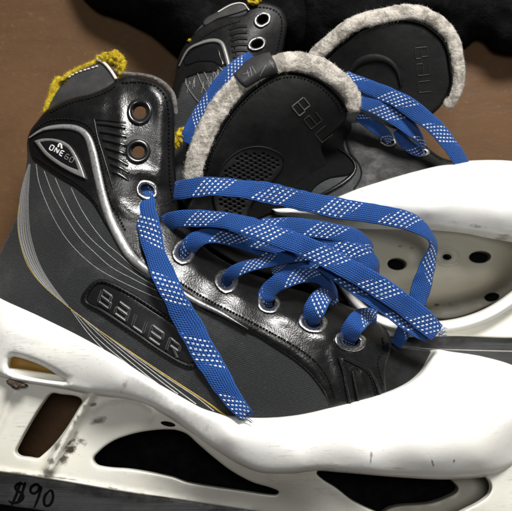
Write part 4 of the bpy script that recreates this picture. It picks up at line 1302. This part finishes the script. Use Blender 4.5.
# rear tongue
zrt = TPS([(312, 55, 6.2), (340, 30, 6.9), (375, 15, 7.2), (415, 8, 7.3), (445, 22, 7.2), (462, 50, 6.8), (463, 85, 6.2), (448, 106, 5.6), (400, 60, 6.3), (360, 60, 5.9), (420, 90, 5.7), (380, 100, 5.2), (340, 90, 5.0), (350, 125, 4.9), (400, 120, 5.0), (430, 60, 6.4)], .004)
rt = cr([(322, 66), (334, 51), (346, 41.5), (361, 30), (384, 22.5), (405, 21.5), (422, 25), (433, 32), (442, 41), (447, 53), (449.5, 67), (451, 82), (447, 96), (440, 107), (425, 118), (395, 128), (365, 128), (335, 118), (318, 95)], True, 2.2)
rg = MB().relief(rt, zrt, 4, (), 3, .25, .45, close=True).build('tongue', M_tongue, RS)
fp2 = cr([(308, 68), (317, 54), (331, 41.5), (346, 29), (361, 21.5), (384, 15.5), (404, 12.5), (420, 13.5), (434, 19.5), (446, 29.5), (454, 43), (457.5, 60), (459, 78), (455, 94), (446, 108)], sp=1.2)
MB().roll(fp2, zrt(fp2)-.05, interp_along([fp2[0], fp2[len(fp2)//2], fp2[-1]], [8, 8.8, 6], fp2), 33, .13, 24, .6).fuzz(1700, .0011, 6).build('felt_edge', M_felt, rg)
mb = MB()
mb.strip(cr([(322, 64), (334, 49.5), (346, 40), (361, 29), (384, 21.5), (405, 20.5), (423, 24.5), (434, 32), (443, 41), (448, 53), (450, 67), (451.5, 82), (448, 96)], sp=1.5), 3.2, zrt, .16, .1, 7)
mb.build('binding', M_dark, rg)
mb = MB()
word(mb, 'BAU', (427, 45.5), (.10, .995), (-.995, .10), 13.5, 12.5, 3.5, off(zrt, .01), 1.0, .035)
mb.build('embossed_name', mat_plain('embossed dull', (.030, .030, .029), .35, .3), rg)
mb = MB()
p_ = cr([(343, 92), (348, 76), (357, 64), (372, 58.5), (387, 61), (397, 71), (401, 86)], sp=1.5)
mb.strip(p_, interp_along([p_[0], p_[len(p_)//2], p_[-1]], [5, 11, 4], p_), zrt, .14, .08, 11)
mb.build('pad_rim', M_tongue, rg)

# rear laces
SL2 = bpy.data.objects.new('shoelace', None); COL.objects.link(SL2); SL2.parent = RS; SL2.empty_display_size = .02
rspecs = [
    ([(345, 76, 7.4, 12), (356, 81, 7.6, 15), (368, 87, 7.7, 17), (398, 100, 7.8, 17), (416, 112, 7.7, 18), (434, 126, 7.5, 18), (447, 141, 7.2, 17.5), (457, 155, 6.9, 17), (464, 168, 6.3, 15)], .2, 19),
    ([(350, 97, 7.2, 14), (360, 101, 7.4, 16), (376, 107.5, 7.5, 17), (393, 116, 7.4, 19), (408, 126, 7.2, 19, .2), (419, 137, 6.6, 15, .5), (424, 148, 5.9, 11, .7)], 1.1, 19),
    ([(186, 143, 6.7, 13), (190.5, 131, 6.9, 15), (198, 116, 7.0, 15), (208, 101, 7.1, 15), (220, 85, 7.1, 16), (232, 73, 7.0, 17), (244, 62, 6.7, 15), (252, 56, 6.2, 12)], 1.5, 19),
    ([(358, 116, 6.6, 11), (366, 121, 6.7, 12), (377, 128, 6.5, 13), (387, 136, 6.0, 12), (390, 142, 5.3, 9)], .6, 19),
    ([(424, 152, 5.2, 12), (417, 150, 5.6, 13), (410, 147, 5.7, 12), (402, 139, 6.2, 12), (398, 130, 6.5, 11)], .1, 19),
]
for ctrl, u0, wp in rspecs:
    mb = MB(); lace(mb, ctrl, u0, wp, .16)
    mb.build('lace_strand', M_lace, SL2)
fray(MB(), (358, 90), 7.9, (-.6, .6), 14, 8, 13, 12).build('frayed_end', M_threadw, SL2)

# =====================================================================  black cloth heaps behind
def heap(name, label, cat, outl, peak, seed, amp):
    ol = cr(outl, True, 6)
    def zf(q):
        d = seg_dist(q, ol)
        z = peak*np.sqrt(np.clip(d/60., 0, 1)*(2-np.clip(d/60., 0, 1)))
        return .5+z*(1+amp*(vnoise(q, 55, seed)-.5))+z*amp*.35*(vnoise(q, 22, seed+1)-.5)+.25*(vnoise(q, 9, seed+2)-.5)
    o = MB().relief(ol, zf, 6, (), 4, .3, lambda q: np.full(len(q), 0.0)).build(name, M_cloth)
    o['label'] = label; o['category'] = cat
    return o


heap('black_bag', 'rumpled black bag lying on the floor beyond the cuffs of the skates', 'bag',
     [(70, -130), (66, -60), (74, -16), (94, 8), (124, 20), (152, 34), (180, 58), (215, 70), (260, 60), (310, 45), (330, -20), (320, -130)], 4.2, 3, .35)
heap('black_jacket', 'crumpled black jacket on the floor right of the far felt tongue', 'jacket',
     [(270, -130), (278, -40), (285, 20), (310, 60), (370, 80), (420, 80), (452, 60), (470, 44), (480, 38), (494, 50), (520, 54), (560, 44), (610, 20), (620, -130)], 3.8, 8, .5)

ms = cr([(86, 400), (150, 385), (300, 400), (480, 400), (570, 440), (580, 580), (300, 590), (-60, 570), (-60, 505), (20, 490), (80, 470)], True, 6)  # added cloth: blackens the holder openings in place of floor shade
o = MB().relief(ms, lambda q: .5+.35*vnoise(q, 40, 4)+.12*vnoise(q, 14, 5), 7, (), 4, .2, lambda q: np.full(len(q), 0.0)).build('added_shade_cloth', M_cloth)
o['label'] = 'black cloth added under the near skate, standing in for shade in its holder openings'; o['category'] = 'cloth'

# =====================================================================  light
def area(name, loc, tgt, sx, sy, power, col=(1, 1, 1)):
    l = bpy.data.lights.new(name, 'AREA'); l.shape = 'RECTANGLE'; l.size = sx; l.size_y = sy
    l.energy = power; l.color = col
    o = bpy.data.objects.new(name, l); COL.objects.link(o)
    o.location = loc
    o.rotation_euler = (Vector(tgt)-Vector(loc)).to_track_quat('-Z', 'Y').to_euler()
    return o


area('ceiling_lamp', (.40, 1.15, 1.30), (0, 0, .05), .60, .35, 56, (1, .98, .95))
area('ceiling_lamp', (.06, .12, 1.72), (0, 0, .05), .46, .26, 9, (1, .99, .97))
w = bpy.data.worlds.new('World'); sc.world = w; w.use_nodes = True
bg = w.node_tree.nodes['Background']
bg.inputs[0].default_value = (.95, .97, 1, 1); bg.inputs[1].default_value = .035

sc.view_settings.view_transform = 'Standard'
sc.view_settings.look = 'None'
sc.view_settings.exposure = 0.0
sc.view_settings.gamma = 1.0
